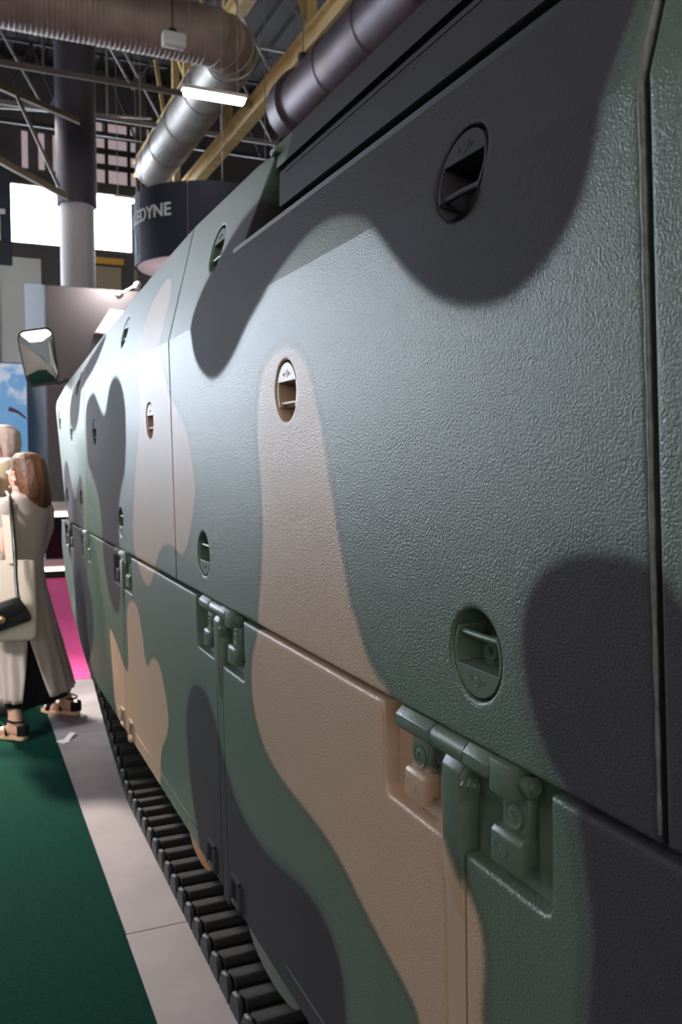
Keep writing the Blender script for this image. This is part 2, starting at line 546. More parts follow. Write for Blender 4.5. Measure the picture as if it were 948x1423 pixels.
def armour_plate(name, outline, holes, step, bev, depth, parent, hole_r=0.0655, surf=side_x, mat='camo'):
    """a cast-edged armour plate with round openings: triangulated face, rolled edges, returns"""
    P = dense(outline, step * 1.4)
    area = 0.5 * np.sum(P[:, 0] * np.roll(P[:, 1], -1) - np.roll(P[:, 0], -1) * P[:, 1])
    if area < 0:
        P = P[::-1].copy()
    loops = []                      # (fn(offset) -> loop)
    loops.append(lambda o, P=P: offset_loop(P, o))
    for (hy, hz) in holes:
        ang = -np.arange(44) / 44 * 2 * PI
        loops.append(lambda o, hy=hy, hz=hz, ang=ang: np.stack([hy + (hole_r + o) * np.cos(ang), hz + (hole_r + o) * np.sin(ang)], 1))
    pts, edges, starts = [], [], []
    for fn in loops:
        L = fn(bev)
        starts.append((len(pts), len(L)))
        s0 = len(pts)
        pts += [tuple(p) for p in L]
        edges += [(s0 + i, s0 + (i + 1) % len(L)) for i in range(len(L))]
    ncon = len(pts)
    inner = loops[0](bev)
    lo, hi = P.min(0), P.max(0)
    gy = np.arange(lo[0], hi[0], step)
    gz = FOLD + step * np.arange(math.floor((lo[1] - FOLD) / step), math.ceil((hi[1] - FOLD) / step) + 1)
    G = np.stack(np.meshgrid(gy, gz), -1).reshape(-1, 2)
    keep = in_poly(G, loops[0](bev + step * 0.5))
    ring = [loops[0](bev + 0.005)]
    for (hy, hz) in holes:
        keep &= np.hypot(G[:, 0] - hy, G[:, 1] - hz) > hole_r + bev + step * 0.5
    for fn in loops[1:]:
        ring.append(fn(bev + 0.005))
    extra = np.concatenate(ring + [G[keep]])
    pts += [tuple(p) for p in extra]
    res = delaunay_2d_cdt([Vector(p) for p in pts], edges, [], 0, 1e-6)
    V, T, orig = res[0], res[2], res[3]
    W = np.array([tuple(v) for v in V])
    inv = {}
    for i, ids in enumerate(orig):
        for k in ids:
            inv[k] = i
    cen = np.array([W[list(t)].mean(0) for t in T])
    ok = in_poly(cen, inner)
    for (hy, hz) in holes:
        ok &= np.hypot(cen[:, 0] - hy, cen[:, 1] - hz) > (hole_r + bev) * 0.985
    mb = MB()
    mb.v = [(surf(y, z), y, z) for y, z in W]
    for t, k in zip(T, ok):
        if k:
            a, b, c = [W[i] for i in t]
            ccw = (b[0] - a[0]) * (c[1] - a[1]) - (b[1] - a[1]) * (c[0] - a[0]) > 0
            mb.f.append(list(t)[::-1] if ccw else list(t))
    for fn, (s0, n) in zip(loops, starts):
        prev = [inv[s0 + i] for i in range(n)]
        prof = [(bev * (1 - math.sin(t)), bev * (1 - math.cos(t))) for t in (PI / 8, PI / 4, 3 * PI / 8, PI / 2)] + [(0, depth)]
        for off, dep in prof:
            L = fn(off)
            s1 = len(mb.v)
            mb.v += [(surf(y, z) + dep, y, z) for y, z in L]
            cur = list(range(s1, s1 + n))
            for i in range(n):
                j = (i + 1) % n
                mb.f.append([prev[i], prev[j], cur[j], cur[i]])
            prev = cur
    me = mesh_from(mb, recalc=False, angle=50)
    fold = [abs(v.co.z - FOLD) < 1e-4 and v.co.x < 0.6522 for v in me.vertices]
    sharp = me.attributes.get('sharp_edge') or me.attributes.new('sharp_edge', 'BOOLEAN', 'EDGE')
    for e in me.edges:
        if fold[e.vertices[0]] and fold[e.vertices[1]]:
            sharp.data[e.index].value = True
    return paint(place(name, me, M[mat], parent))


def arc(cx, cy, r, a0, a1, n=5):
    return [(cx + r * math.cos(math.radians(a0 + (a1 - a0) * i / n)), cy + r * math.sin(math.radians(a0 + (a1 - a0) * i / n))) for i in range(n + 1)]


veh = thing('military_vehicle', 'tracked armoured vehicle in green, brown and black camouflage paint, filling the right of the picture', 'armoured vehicle', (2.0, 3.0, 0))
SOCK_LOW = [(1.052, 1.342), (2.55, 1.337), (3.993, 1.337), (5.364, 1.37), (6.06, 1.36)]
SOCK_MID = [(1.805, 1.768), (3.275, 1.761), (4.708, 1.758), (5.70, 1.79), (6.33, 1.88)]
SOCK_TOP = [(1.085, 2.022), (2.505, 2.228), (3.954, 2.176), (5.36, 2.06)]
ZB = 1.213
SL = 0.728
seamA = lambda z: 0.696 + (z - 1.21) * 0.04 if z < FOLD else 0.728 + (z - FOLD) * 0.0
armour_plate('side_armour', [(-0.4, ZB), (seamA(ZB) - 0.011, ZB), (seamA(FOLD) - 0.011, FOLD), (seamA(2.2) - 0.011, 2.18), (-0.4, 2.18), (-0.4, FOLD)], [], 0.02, 0.009, 0.05, veh)
armour_plate('side_armour', [(seamA(ZB), ZB), (2.916, ZB), (2.916, FOLD), (2.916, 2.392), (2.25, 2.39), (2.085, 2.374), (2.205, 2.18), (SL, 2.18), (SL, FOLD)],
             [SOCK_LOW[0], SOCK_LOW[1], SOCK_MID[0], SOCK_TOP[0], SOCK_TOP[1]], 0.014, 0.006, 0.03, veh)
armour_plate('side_armour', [(2.921, ZB), (5.058, ZB), (5.058, FOLD), (5.058, 2.222), (4.68, 2.265), (4.4, 2.285), (3.5, 2.36), (2.921, 2.391), (2.921, FOLD)],
             [SOCK_LOW[2], SOCK_MID[1], SOCK_MID[2], SOCK_TOP[2]], 0.02, 0.006, 0.03, veh)
armour_plate('side_armour', [(5.064, ZB), (6.05, ZB), (6.22, 1.35), (6.55, 1.98), (6.5, 2.03), (6.1, 2.115), (5.5, 2.178), (5.064, 2.221), (5.064, FOLD)],
             [SOCK_LOW[3], SOCK_LOW[4], SOCK_MID[3], SOCK_MID[4], SOCK_TOP[3]], 0.03, 0.006, 0.03, veh)

# bead added on the near plate edge, pale to imitate the bevel's highlight
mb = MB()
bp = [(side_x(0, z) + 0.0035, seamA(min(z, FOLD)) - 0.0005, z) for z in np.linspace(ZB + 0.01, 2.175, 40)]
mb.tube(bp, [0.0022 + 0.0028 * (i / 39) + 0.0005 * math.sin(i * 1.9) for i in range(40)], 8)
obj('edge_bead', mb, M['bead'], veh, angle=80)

# lower skirt plates with notches for the hinges
HINGES = [(-0.19, 0.236), (1.118, 0.236), (2.421, 0.248), (4.015, 0.236), (5.262, 0.215)]
ZT, ZN = 1.199, 1.037
ZLOW = 0.358
for k in range(len(HINGES)):
    y0, h0 = HINGES[k]
    a = y0 + 0.029
    P = []
    if k + 1 < len(HINGES):
        y1, h1 = HINGES[k + 1]
        b = y1 - 0.029
        P += [(a, ZLOW), (b, ZLOW), (b, ZN)]
        P += [(y1 - h1 + 0.016, ZN), (y1 - h1 + 0.005, ZN + 0.005), (y1 - h1, ZN + 0.016), (y1 - h1, ZT)]
    else:
        b = 6.35
        P += [(a, ZLOW), (5.32, ZLOW), (5.62, 0.44), (6.05, 0.60), (6.42, 0.80), (6.55, 1.0), (6.5, 1.19)]
        P += [(6.3, ZT), (6.292, ZN), (6.07, ZN), (5.86, ZN), (5.85, ZT)]
    P += [(y0 + h0, ZT), (y0 + h0, ZN + 0.016), (y0 + h0 - 0.005, ZN + 0.005), (y0 + h0 - 0.016, ZN), (a, ZN)]
    far = k >= 2
    armour_plate('skirt_armour', P, [], 0.026 if far else 0.018, 0.005 if far else 0.007, 0.036, veh)

# backing wall of the hinge pockets and of the seams
for k, (y0, h0) in enumerate(HINGES + [(6.07, 0.24)]):
    mb = MB()
    mb.beam_y([(0.703, 0.96), (0.703, 1.04), (0.703, 1.12), (0.703, 1.215), (0.72, 1.215), (0.72, 0.96)], y0 - h0 - 0.02, y0 + h0 + 0.02)
    paint(obj('hinge_backplate', mb, M['camo_smooth'], veh))


def socket_frame(y, z):
    e = 0.02
    sl = (side_x(y, z + e) - side_x(y, z - e)) / (2 * e)
    c = Vector((sl, 0, 1)).normalized()
    a = Vector((0, 1, 0))
    n = a.cross(c)                       # inward (+x)
    if n.x < 0:
        n = -n
    O = Vector((side_x(y, z), y, z))
    return lambda p, q, d: O + a * p + c * q + n * d, a, c, n


BOLT = [(1, 0), (1, 1.0), (0.86, 1.12), (0.8, 0.9), (0.62, 0.9), (0.56, 1.1), (0.3, 1.1), (0.27, 0.5), (0, 0.5)]


def bolt(mb, o, axis, r, h, n=18):
    mb.lathe([(p * r, q * h) for p, q in BOLT], o, axis, n)


def lifting_socket(y, z, plate_up, detail):
    fr, a, c, n = socket_frame(y, z)
    s = -1 if plate_up else 1            # mirror top to bottom
    R = 0.0668
    mb = MB()
    mb.lathe([(R, 0.003), (R, 0.062), (0.0001, 0.062)], fr(0, 0, 0), n, 36, cap=False)
    cup = paint(obj('lifting_socket', mb, M['camo_smooth'], veh))
    # half-round cover plate
    Rp, cut = 0.0612, -0.02
    a0 = math.asin(cut / Rp)
    poly = [(Rp * math.cos(t), s * Rp * math.sin(t)) for t in np.linspace(-PI - a0, a0, 25)]
    mb = MB()
    mb.prism(poly, lambda p, q, d: fr(p, q, d), 0.0025, 0.055)
    plate = paint(obj('cover_plate', mb, M['camo_smooth'], cup, bevel=0.0012, segs=1))
    mb = MB()
    bolt(mb, fr(0, s * -0.037, 0.0028), -n, 0.0095, 0.0012, 14)
    for q in (-0.017, 0.017):
        mb.lathe([(0.004, 0), (0.004, 0.001), (0.0026, 0.0012), (0.0015, 0.0002), (0, 0.0002)], fr(q, s * -0.036, 0.0025), -n, 10)
    paint(obj('plate_screw', mb, M['camo_smooth'], cup))
    # side cheeks that carry the bar
    for sg in (-1, 1):
        mb = MB()
        th = np.linspace(a0 - 0.02, 0.62, 9)
        ring_o = [(sg * Rp * math.cos(t), s * Rp * math.sin(t)) for t in th]
        ring_i = [(sg * (Rp - 0.005) * math.cos(t), s * (Rp - 0.005) * math.sin(t)) for t in th]
        mb.prism(ring_o + ring_i[::-1], lambda p, q, d: fr(p, q, d), 0.0035, 0.05)
        paint(obj('bar_cheek', mb, M['camo_smooth'], cup))
    mb = MB()
    mb.tube([fr(-0.052, s * 0.026, 0.012), fr(0, s * 0.026, 0.010), fr(0.052, s * 0.026, 0.012)], 0.0050, 10)
    paint(obj('lifting_bar', mb, M['camo_smooth'], cup))
    if detail:
        mb = MB()
        bolt(mb, fr(0.010, s * 0.0, 0.062), -n, 0.0235, 0.026)
        paint(obj('socket_bolt', mb, M['camo_smooth'], cup))


for i, p in enumerate(SOCK_LOW):
    lifting_socket(p[0], p[1], False, i < 2)
for i, p in enumerate(SOCK_MID):
    lifting_socket(p[0], p[1], True, i < 1)
for i, p in enumerate(SOCK_TOP):
    lifting_socket(p[0], p[1], True, False)


def hinge(y0, near, long_strap=True):
    """skirt hinge in its notch: knuckled barrel, leaf plates, bolts, stop blocks and a strap between the plates"""
    X = 0.703
    nb = 14 if near else 8
    bev = 0.003 if near else 0.0

    def cam_p(o):
        return paint(o)
    mb = MB()
    mb.span((X - 0.006, y0 - 0.17, 1.13), (X + 0.002, y0 + 0.165, 1.2))
    root = cam_p(obj('skirt_hinge', mb, M['camo_smooth'], veh, bevel=bev))
    xb, zb, rb = 0.681, 1.190, 0.0195
    for ya, yb, kind in ((0.057, 0.166, 8), (-0.042, 0.053, 20), (-0.112, -0.045, 8), (-0.166, -0.115, 4)):
        mb = MB()
        n = kind
        r = rb * (1.16 if n == 8 else 1.02)
        if n == 4:
            mb.span((xb - 0.021, y0 + ya, 1.166), (xb + 0.022, y0 + yb, 1.212))
        else:
            ring = lambda y: [(xb + r * math.cos(2 * PI * (i + 0.5) / n), y, zb + r * math.sin(2 * PI * (i + 0.5) / n)) for i in range(n)]
            mb.loft([ring(y0 + ya), ring(y0 + yb)])
        cam_p(obj('hinge_knuckle', mb, M['camo_smooth'], root, bevel=0.002 if near and n != 20 else 0))
    mb = MB()
    mb.lathe([(0.012, 0), (0.012, 0.008), (0.0145, 0.0085), (0.0145, 0.018), (0.008, 0.019), (0.008, 0.026), (0, 0.026)], (xb + 0.003, y0 - 0.166, zb - 0.002), (0, -1, 0), 12)
    cam_p(obj('hinge_pin', mb, M['camo_smooth'], root))
    for (ya, yb, za, zc) in ((0.092, 0.156, 1.108, 1.166), (-0.172, -0.110, 1.110, 1.168)):
        mb = MB()
        mb.span((X - 0.018, y0 + ya, za), (X, y0 + yb, zc))
        lf = cam_p(obj('leaf_plate', mb, M['camo_smooth'], root, bevel=0.006 if near else 0, segs=3))
        mb = MB()
        bolt(mb, (X - 0.0175, y0 + (ya + yb) / 2, (za + zc) / 2 - 0.003), (-1, 0, 0), 0.020, 0.003, nb)
        cam_p(obj('leaf_bolt', mb, M['camo_smooth'], root))
    for (ya, yb) in ((0.090, 0.153), (-0.172, -0.104)):
        mb = MB()
        za, zc = 1.062, 1.113
        # block with an overhanging lip on its near side
        prof = [(0, 0.012), (0.012, 0.012), (0.014, 0.0), (0.032, 0), (0.032, 0.044), (0.026, 0.051), (0, 0.051)]
        mb.prism([(p, q) for p, q in prof], lambda p, q, d: (X - p, y0 + ya + d, za + q), 0.0, (yb - ya))
        cam_p(obj('stop_block', mb, M['camo_smooth'], root, bevel=0.0025 if near else 0, segs=2))
        mb = MB()
        bolt(mb, (X - 0.0318, y0 + (ya + yb) / 2 + 0.004, za + 0.026), (-1, 0, 0), 0.011, 0.0012, nb)
        for q in (-0.019, 0.019):
            mb.lathe([(0.004, 0), (0.004, 0.001), (0.002, 0.0012), (0, 0.0004)], (X - 0.0318, y0 + (ya + yb) / 2 + 0.004 + q, za + 0.027), (-1, 0, 0), 8)
        cam_p(obj('block_screw', mb, M['camo_smooth'], root))
    # strap: thick upper lug with a sloped top, then a flat strip down between the skirt plates
    mb = MB()
    lug = [(side_x(0, 0.9) + 0.006, 0.89), (0.670, 1.0), (0.667, 1.158), (0.680, 1.181), (0.703, 1.181), (0.703, 0.96)]
    mb.prism(lug, lambda x, z, d: (x, y0 + d, z), -0.026, 0.026)
    mb.prism([(0.668, 1.152), (0.690, 1.182), (0.703, 1.182), (0.703, 1.115), (0.668, 1.115)], lambda x, z, d: (x, y0 + d, z), -0.030, -0.024)
    cam_p(obj('strap_lug', mb, M['camo_smooth'], root, bevel=0.004 if near else 0, segs=2))
    if not long_strap:
        return
    mb = MB()
    dz = np.linspace(0.33, 1.0, 12)
    mb.loft([[(side_x(0, z) + 0.001, y0 - 0.0255, z), (side_x(0, z) + 0.001, y0 + 0.0265, z), (side_x(0, z) + 0.03, y0 + 0.0265, z), (side_x(0, z) + 0.03, y0 - 0.0255, z)] for z in dz])
    cam_p(obj('strap', mb, M['camo_smooth'], root))
    mb = MB()
    mb.lathe([(0.017, 0), (0.017, 0.004), (0.0115, 0.005), (0.0115, 0.013), (0.006, 0.014), (0.006, 0.021), (0, 0.022)], (0.684, y0 - 0.029, 1.142), (0, -1, 0), 6 if near else 6)
    cam_p(obj('strap_nut', mb, M['camo_smooth'], root))


for i, (y0, h0) in enumerate(HINGES):
    if y0 > 0.5:
        hinge(y0, i in (1, 2))
hinge(6.07, False, False)

# tie-down loops at the foot of the straps
for y in (1.02, 1.22, 2.30, 2.555, 3.91, 4.13):
    mb = MB()
    z0, z1 = 0.372, 0.452
    xx = side_x(0, 0.39) - 0.004
    for (a, b) in (((-0.045, z0), (-0.033, z1)), ((0.033, z0), (0.045, z1)), ((-0.045, z1 - 0.012), (0.045, z1)), ((-0.045, z0), (0.045, z0 + 0.012))):
        mb.span((xx - 0.006, y + a[0], a[1]), (xx + 0.012, y + b[0], b[1]))
    lp = paint(obj('tie_down_loop', mb, M['camo_smooth'], veh, bevel=0.002, segs=1))
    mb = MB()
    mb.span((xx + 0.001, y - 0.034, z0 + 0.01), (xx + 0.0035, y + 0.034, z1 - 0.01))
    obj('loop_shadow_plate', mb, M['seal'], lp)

# crease strip along the foot of the skirt
for (a, b) in ((1.16, 2.25), (2.62, 3.86), (4.2, 5.0)):
    mb = MB()
    mb.span((side_x(0, 0.418) - 0.0016, a, 0.4155), (side_x(0, 0.418) + 0.01, b, 0.4195))
    paint(obj('skirt_crease', mb, M['camo_smooth'], veh))


# rounded flaps below the skirt
def lobe(y0, y1, zt, zb, m, x):
    top = [(y0, zt), (y1, zt)]
    n = 16
    P = [(y1 + (y0 - y1) * (0.5 - 0.5 * math.cos(PI * i / n)), zt - (zt - zb) * math.sin(PI * i / n) ** 0.7) for i in range(n + 1)]
    mb = MB()
    mb.prism(P, lambda y, z, d: (x + d, y, z), 0, 0.02)
    return obj('lower_flap', mb, m, veh, bevel=0.005, segs=2)


M['flap_green'] = material('green_flap_paint', GREEN1, 0.5)
M['flap_brown'] = material('brown_flap_paint', (172, 122, 82), 0.55)
lobe(1.83, 2.24, 0.385, 0.296, M['flap_green'], 0.699)
lobe(2.60, 2.90, 0.385, 0.300, M['flap_brown'], 0.699)

# roof: recessed side box above the ledge, with two face plates and seals
mb = MB()
mb.span((0.80, -0.5, 2.12), (3.2, 2.9, 2.385))
obj('roof_block', mb, M['hull'], veh)
mb = MB()
mb.span((0.690, -0.4, 2.165), (0.82, 2.3, 2.179))
obj('roof_ledge', mb, M['seal'], veh)
mb = MB()
mb.beam_y([(0.81, 2.226), (0.736, 2.226), (0.731, 2.229), (0.730, 2.235), (0.730, 2.306), (0.733, 2.312), (0.738, 2.314), (0.81, 2.314)], -0.4, 2.042)
lowb = paint(obj('roof_side_plate', mb, M['camo_smooth'], veh))
mb = MB()
mb.beam_y([(0.7285, 2.2985), (0.74, 2.2985), (0.74, 2.3005), (0.7285, 2.3005)], -0.4, 2.0)
paint(obj('plate_ridge', mb, M['camo_smooth'], lowb))
mb = MB()
mb.span((0.752, -0.4, 2.30), (0.80, 2.06, 2.345))
obj('roof_seal', mb, M['seal'], veh)
mb = MB()
mb.beam_y([(0.738, 2.333), (0.742, 2.388), (0.745, 2.394), (0.79, 2.396), (0.81, 2.396), (0.81, 2.333)], -0.4, 2.085)
paint(obj('roof_edge_plate', mb, M['camo_smooth'], veh))
# cheek block that ends the raised shoulder
mb = MB()
cut = lambda z: 2.088 + (2.373 - z) * 0.625
rows = np.linspace(2.179, 2.374, 14)
mb.loft([[(side_x(0, z) + 0.02, cut(z), z), (side_x(0, z) + 0.1, cut(z), z), (side_x(0, z) + 0.22, cut(z), z), (side_x(0, z) + 0.22, 2.9, z), (side_x(0, z) + 0.02, 2.9, z)] for z in rows])
paint(obj('shoulder_block', mb, M['camo'], veh))
mb = MB()
mb.box((0.735, 2.08, 2.372), (0.02, 0.04, 0.016))
paint(obj('shoulder_clip', mb, M['camo_smooth'], veh, bevel=0.003, segs=1))

# hull behind the armour
mb = MB()
mb.span((0.80, -0.6, 0.5), (3.2, 5.6, 2.16))
mb.prism([(5.6, 0.5), (6.2, 0.9), (6.45, 1.3), (6.3, 1.95), (5.6, 2.16)], lambda y, z, d: (d, y, z), 0.80, 3.2)
obj('hull', mb, M['hull'], veh)
mb = MB()
mb.prism([(2.9, 2.12), (2.9, 2.38), (3.5, 2.35), (4.7, 2.25), (6.35, 2.0), (6.3, 1.9)], lambda y, z, d: (0.735 + 0.25 * (2.38 - z) * 0 + d, y, z), 0.03, 2.4)
obj('hull_roof', mb, M['hull'], veh)
mb = MB()
mb.span((0.86, -0.4, 0.42), (1.3, 6.0, 0.52))
mb.span((0.735, -0.4, 0.95), (0.8, 5.9, 2.1))
obj('sponson', mb, M['seal'], veh)

# road wheels and front idler
for y in (-0.1, 0.72, 1.54, 2.36, 3.18, 4.0):
    mb = MB()
    mb.lathe([(0.05, -0.02), (0.1, 0.0), (0.2, 0.03), (0.24, 0.0), (0.3, 0.0), (0.31, 0.02), (0.31, 0.13), (0.3, 0.15), (0.05, 0.15)], (0.86, y, 0.42), (1, 0, 0), 28)
    obj('road_wheel', mb, M['hull'], veh)
mb = MB()
mb.lathe([(0.05, -0.02), (0.12, 0.0), (0.22, 0.03), (0.25, 0.0), (0.27, 0.02), (0.27, 0.13), (0.05, 0.15)], (0.86, 5.3, 0.72), (1, 0, 0), 28)
obj('idler_wheel', mb, M['hull'], veh)

# track: ground run, rising run and the turn round the idler
path = [(y, 0.0) for y in np.arange(-0.5, 4.051, 0.05)]
cy, cz, cr = 5.3, 0.72, 0.335
t0 = -PI / 2 + math.radians(24)
ex, ez = cy + cr * math.cos(t0 + 0.0) * 1.0, cz + cr * math.sin(t0)
for i in range(1, 24):
    k = i / 23.0
    y = 4.05 + (ex - 4.05) * k
    path.append((y, (ez) * (k ** 1.25)))
for t in np.linspace(t0, PI / 2, 26)[1:]:
    path.append((cy + cr * math.cos(t), cz + cr * math.sin(t)))
for y in np.arange(5.2, 3.9, -0.1):
    path.append((y, cz + cr - 0.01 * (5.2 - y)))
path = np.array(path)
seg = np.hypot(*np.diff(path, axis=0).T)
cum = np.concatenate([[0], np.cumsum(seg)])
PITCHL = 0.112
mb = MB()
mb.loft([[(0.700, p[0], p[1] + 0.035), (1.13, p[0], p[1] + 0.035), (1.13, p[0], p[1] + 0.062), (0.700, p[0], p[1] + 0.062)] for p in path[:110]])
track = obj('track', mb, M['rubber'], veh)
# one link: rubber pad, steel end connector with a bevelled face
lb = MB()
lb.prism([(-0.047, 0.004), (0.047, 0.004), (0.045, 0.03), (0.038, 0.08), (-0.038, 0.096), (-0.047, 0.05)], lambda y, z, d: (d, y, z), 0.012, 0.2)
lb.prism([(-0.047, 0.004), (0.047, 0.004), (0.045, 0.03), (0.038, 0.08), (-0.038, 0.096), (-0.047, 0.05)], lambda y, z, d: (d, y, z), 0.24, 0.43)
lmesh = mesh_from(lb, bevel=0.005, segs=1)
lmesh.materials.append(M['rubber'])
eb = MB()
eb.prism([(-0.05, 0.02), (0.05, 0.02), (0.056, 0.05), (0.03, 0.088), (-0.03, 0.102), (-0.05, 0.06)], lambda y, z, d: (d, y, z), -0.010, 0.008)
emesh = mesh_from(eb, bevel=0.006, segs=1)
emesh.materials.append(M['track_steel'])
s = 0.04
while s < cum[-1] - 0.02:
    i = int(np.searchsorted(cum, s)) - 1
    f = (s - cum[i]) / max(seg[i], 1e-6)
    p = path[i] + (path[i + 1] - path[i]) * f
    d = path[min(i + 2, len(path) - 1)] - path[max(i - 1, 0)]
    ang = math.atan2(d[1], d[0])
    for nm, me in (('track_link', lmesh), ('end_connector', emesh)):
        o = bpy.data.objects.new(nm, me)
        COL.objects.link(o)
        o.parent = track
        o.location = Vector((0.700, p[0], p[1])) - ORIGIN['military_vehicle']
        o.rotation_euler = (ang, 0, 0)
    s += PITCHL

# wing mirror on its arm at the front
mroot_mb = MB()
mroot_mb.tube([(0.76, 6.24, 2.10), (0.69, 6.22, 2.155), (0.64, 6.21, 2.13), (0.60, 6.21, 2.14), (0.56, 6.21, 2.2)], [0.014, 0.014, 0.012, 0.012, 0.012], 10)
mroot_mb.lathe([(0.024, 0), (0.028, 0.01), (0.028, 0.03), (0.02, 0.04)], (0.72, 6.23, 2.10), (-0.5, 0, 0.6), 12)
marm = obj('mirror_arm', mroot_mb, M['hull'], veh)
cor = [Vector((0.375, 6.2, 2.455)), Vector((0.60, 6.2, 2.495)), Vector((0.645, 6.2, 2.135)), Vector((0.445, 6.2, 2.095))]


def mirror_point(u, v):
    r = 0.28
    u2, v2 = u, v
    return cor[0].lerp(cor[1], u2).lerp(cor[3].lerp(cor[2], u2), v2)


def round_rect(n=10, r=0.2, inset=0.0):
    out = []
    for cx, cyy, a0 in ((1 - r, 1 - r, 0), (r, 1 - r, 90), (r, r, 180), (1 - r, r, 270)):
        for i in range(n + 1):
            a = math.radians(a0 + 90 * i / n)
            out.append((cx + r * math.cos(a), cyy + r * math.sin(a)))
    return [(inset + (1 - 2 * inset) * a, inset + (1 - 2 * inset) * b) for a, b in out]


loop = round_rect()
mid = mirror_point(0.5, 0.5)
rings = []
for sc, dy in ((1.0, -0.008), (1.03, 0.0), (1.0, 0.03), (0.7, 0.06), (0.3, 0.075)):
    rings.append([mid + (mirror_point(a, b) - mid) * sc + Vector((0, dy, 0)) for a, b in loop])
lean = lambda p: Vector((p.x, p.y - 0.16 * (p.x - mid.x) - 0.10 * (p.z - mid.z), p.z))
rings = [[lean(p) for p in r] for r in rings]
mb = MB()
mb.loft(rings)
obj('mirror_housing', mb, M['seal'], marm)
rings = []
for k in range(8, 0, -1):
    sc = 0.94 * k / 8
    rings.append([mid + (mirror_point(a, b) - mid) * sc + Vector((0, -0.010 - 0.010 * (1 - (k / 8) ** 2), 0)) for a, b in loop])
rings = [[lean(p) for p in r] for r in rings]
mb = MB()
mb.loft(rings, cap=False)
mb.f.append(list(range(len(mb.v) - len(loop), len(mb.v))))
obj('mirror_glass', mb, M['mirror'], marm, angle=80)

# ------------------------------------------------------------------ the hall: floor, walls, roof
mb = MB()
mb.span((-24, -22, -0.12), (18, 28, -0.02))
floor = structure(obj('floor', mb, M['floor']))
ORIGIN['floor'] = Vector((0, 0, 0))
for (a, b) in ((-2.4, 0.63), (0.634, 2.955), (2.959, 5.268), (5.272, 6.138), (6.142, 6.62)):
    mb = MB()
    mb.span((0.49, a, -0.03), (3.6, b, 0.0))
    obj('floor_slab', mb, M['slab'], floor, bevel=0.002, segs=1)
mb = MB()
mb.span((-6.0, -4.0, -0.03), (0.488, 12.4, 0.002))
solo('carpet', mb, M['carpet_green'], 'dark green carpet beside the pale floor strip, left of the vehicle', 'carpet')
mb = MB()
mb.span((0.489, 6.62, -0.03), (6.0, 12.43, 0.004))
solo('carpet', mb, M['carpet_pink'], 'bright pink carpet on the floor between the vehicle and the far counter', 'carpet')
mb = MB()
mb.box((0.52, 5.16, 0.006), (0.05, 0.07, 0.003), Matrix.Rotation(0.5, 3, 'Z'))
mb.box((0.555, 5.215, 0.010), (0.035, 0.10, 0.003), Matrix.Rotation(-0.6, 3, 'Z') @ Matrix.Rotation(0.25, 3, 'X'))
solo('paper_scrap', mb, M['paper'], 'crumpled white paper scrap on the pale floor strip near the sandals', 'paper')

WY = 27.0
mb = MB()
mb.span((-1.5, WY, -0.1), (18, WY + 0.3, 7.72))
mb.span((-24, WY, -0.1), (-14.3, WY + 0.3, 7.72))
mb.span((-14.3, WY, -0.1), (-1.5, WY + 0.3, 2.32))
mb.span((-14.3, WY, 8.28), (-1.5, WY + 0.3, 9.5))
for xq in (-14.4, -11.8, -9.2, -6.6, -4.0):
    mb.span((xq, WY + 0.01, 2.5), (xq + 0.2, WY + 0.3, 9.5))
mb.span((-24, WY, 9.5), (18, WY + 0.3, 9.75))
mb.span((-24, WY + 0.1, 9.7), (18, WY + 0.3, 13))
wall_far = structure(obj('wall_far', mb, M['wall_dark']))
ORIGIN['wall_far'] = Vector((0, 0, 0))
mb = MB()
mb.span((-24.3, -22, -0.1), (-24, 28, 13))
structure(obj('wall_left', mb, M['wall_dark']))
mb = MB()
mb.span((18, -22, -0.1), (18.3, 28, 13))
structure(obj('wall_right', mb, M['wall_dark']))
mb = MB()
mb.span((-24, -22.3, -0.1), (18, -22, 13))
structure(obj('wall_back', mb, M['wall_grey']))
for i, xa in enumerate((-23, -19.5, -16, -12.5, -9, -5.5, -2, 1.5, 5)):  # unseen glowing panes added behind the viewer for mirror and front light
    mb = MB()
    mb.span((xa, -21.98, 4.2), (xa + 3.2, -21.94, 9.0))
    structure(obj('window_%d' % (30 + i), mb, M['window_back']))
# corrugated roof deck
mb = MB()
prof = []
x = -24.0
while x < 18:
    prof += [(x, 13.0), (x + 0.22, 13.0), (x + 0.28, 12.88), (x + 0.5, 12.88), (x + 0.56, 13.0)]
    x += 0.56
mb.loft([[(a, -22, b) for a, b in prof], [(a, 28, b) for a, b in prof]], closed=False)
structure(obj('ceiling', mb, M['deck'], smooth=False))

# far windows: two beside the column, their row, and unseen tall panes added for sheen
for i, (xa, xb) in enumerate([(-22, -19.8), (-19.4, -17.2), (-16.8, -14.6), (-14.2, -12), (-11.6, -9.4), (-9, -6.8), (-6.4, -4.2), (-3.8, -1.6), (-1.2, 1.15), (1.58, 3.42), (3.55, 4.95), (5.6, 7.8), (8.2, 10.4), (10.8, 13)]):
    tall = xb < -1.5 and xa > -14.5
    zl, zh = (2.4, 8.2) if tall else (7.8, 9.42)
    mb = MB()
    mb.span((xa, WY + 0.08, zl), (xb, WY + 0.12, zh))
    w = structure(obj('window_%d' % (i + 1), mb, M['window']))
    ORIGIN[w.name] = Vector((0, 0, 0))
    mb = MB()
    for (a, b) in (((xa - 0.06, zl - 0.08), (xa, zh + 0.08)), ((xb, zl - 0.08), (xb + 0.06, zh + 0.08)), ((xa, zl - 0.08), (xb, zl)), ((xa, zh), (xb, zh + 0.08))):
        mb.span((a[0], WY - 0.03, a[1]), (b[0], WY + 0.1, b[1]))
    obj('window_frame', mb, M['frame_grey'], w)
mb = MB()
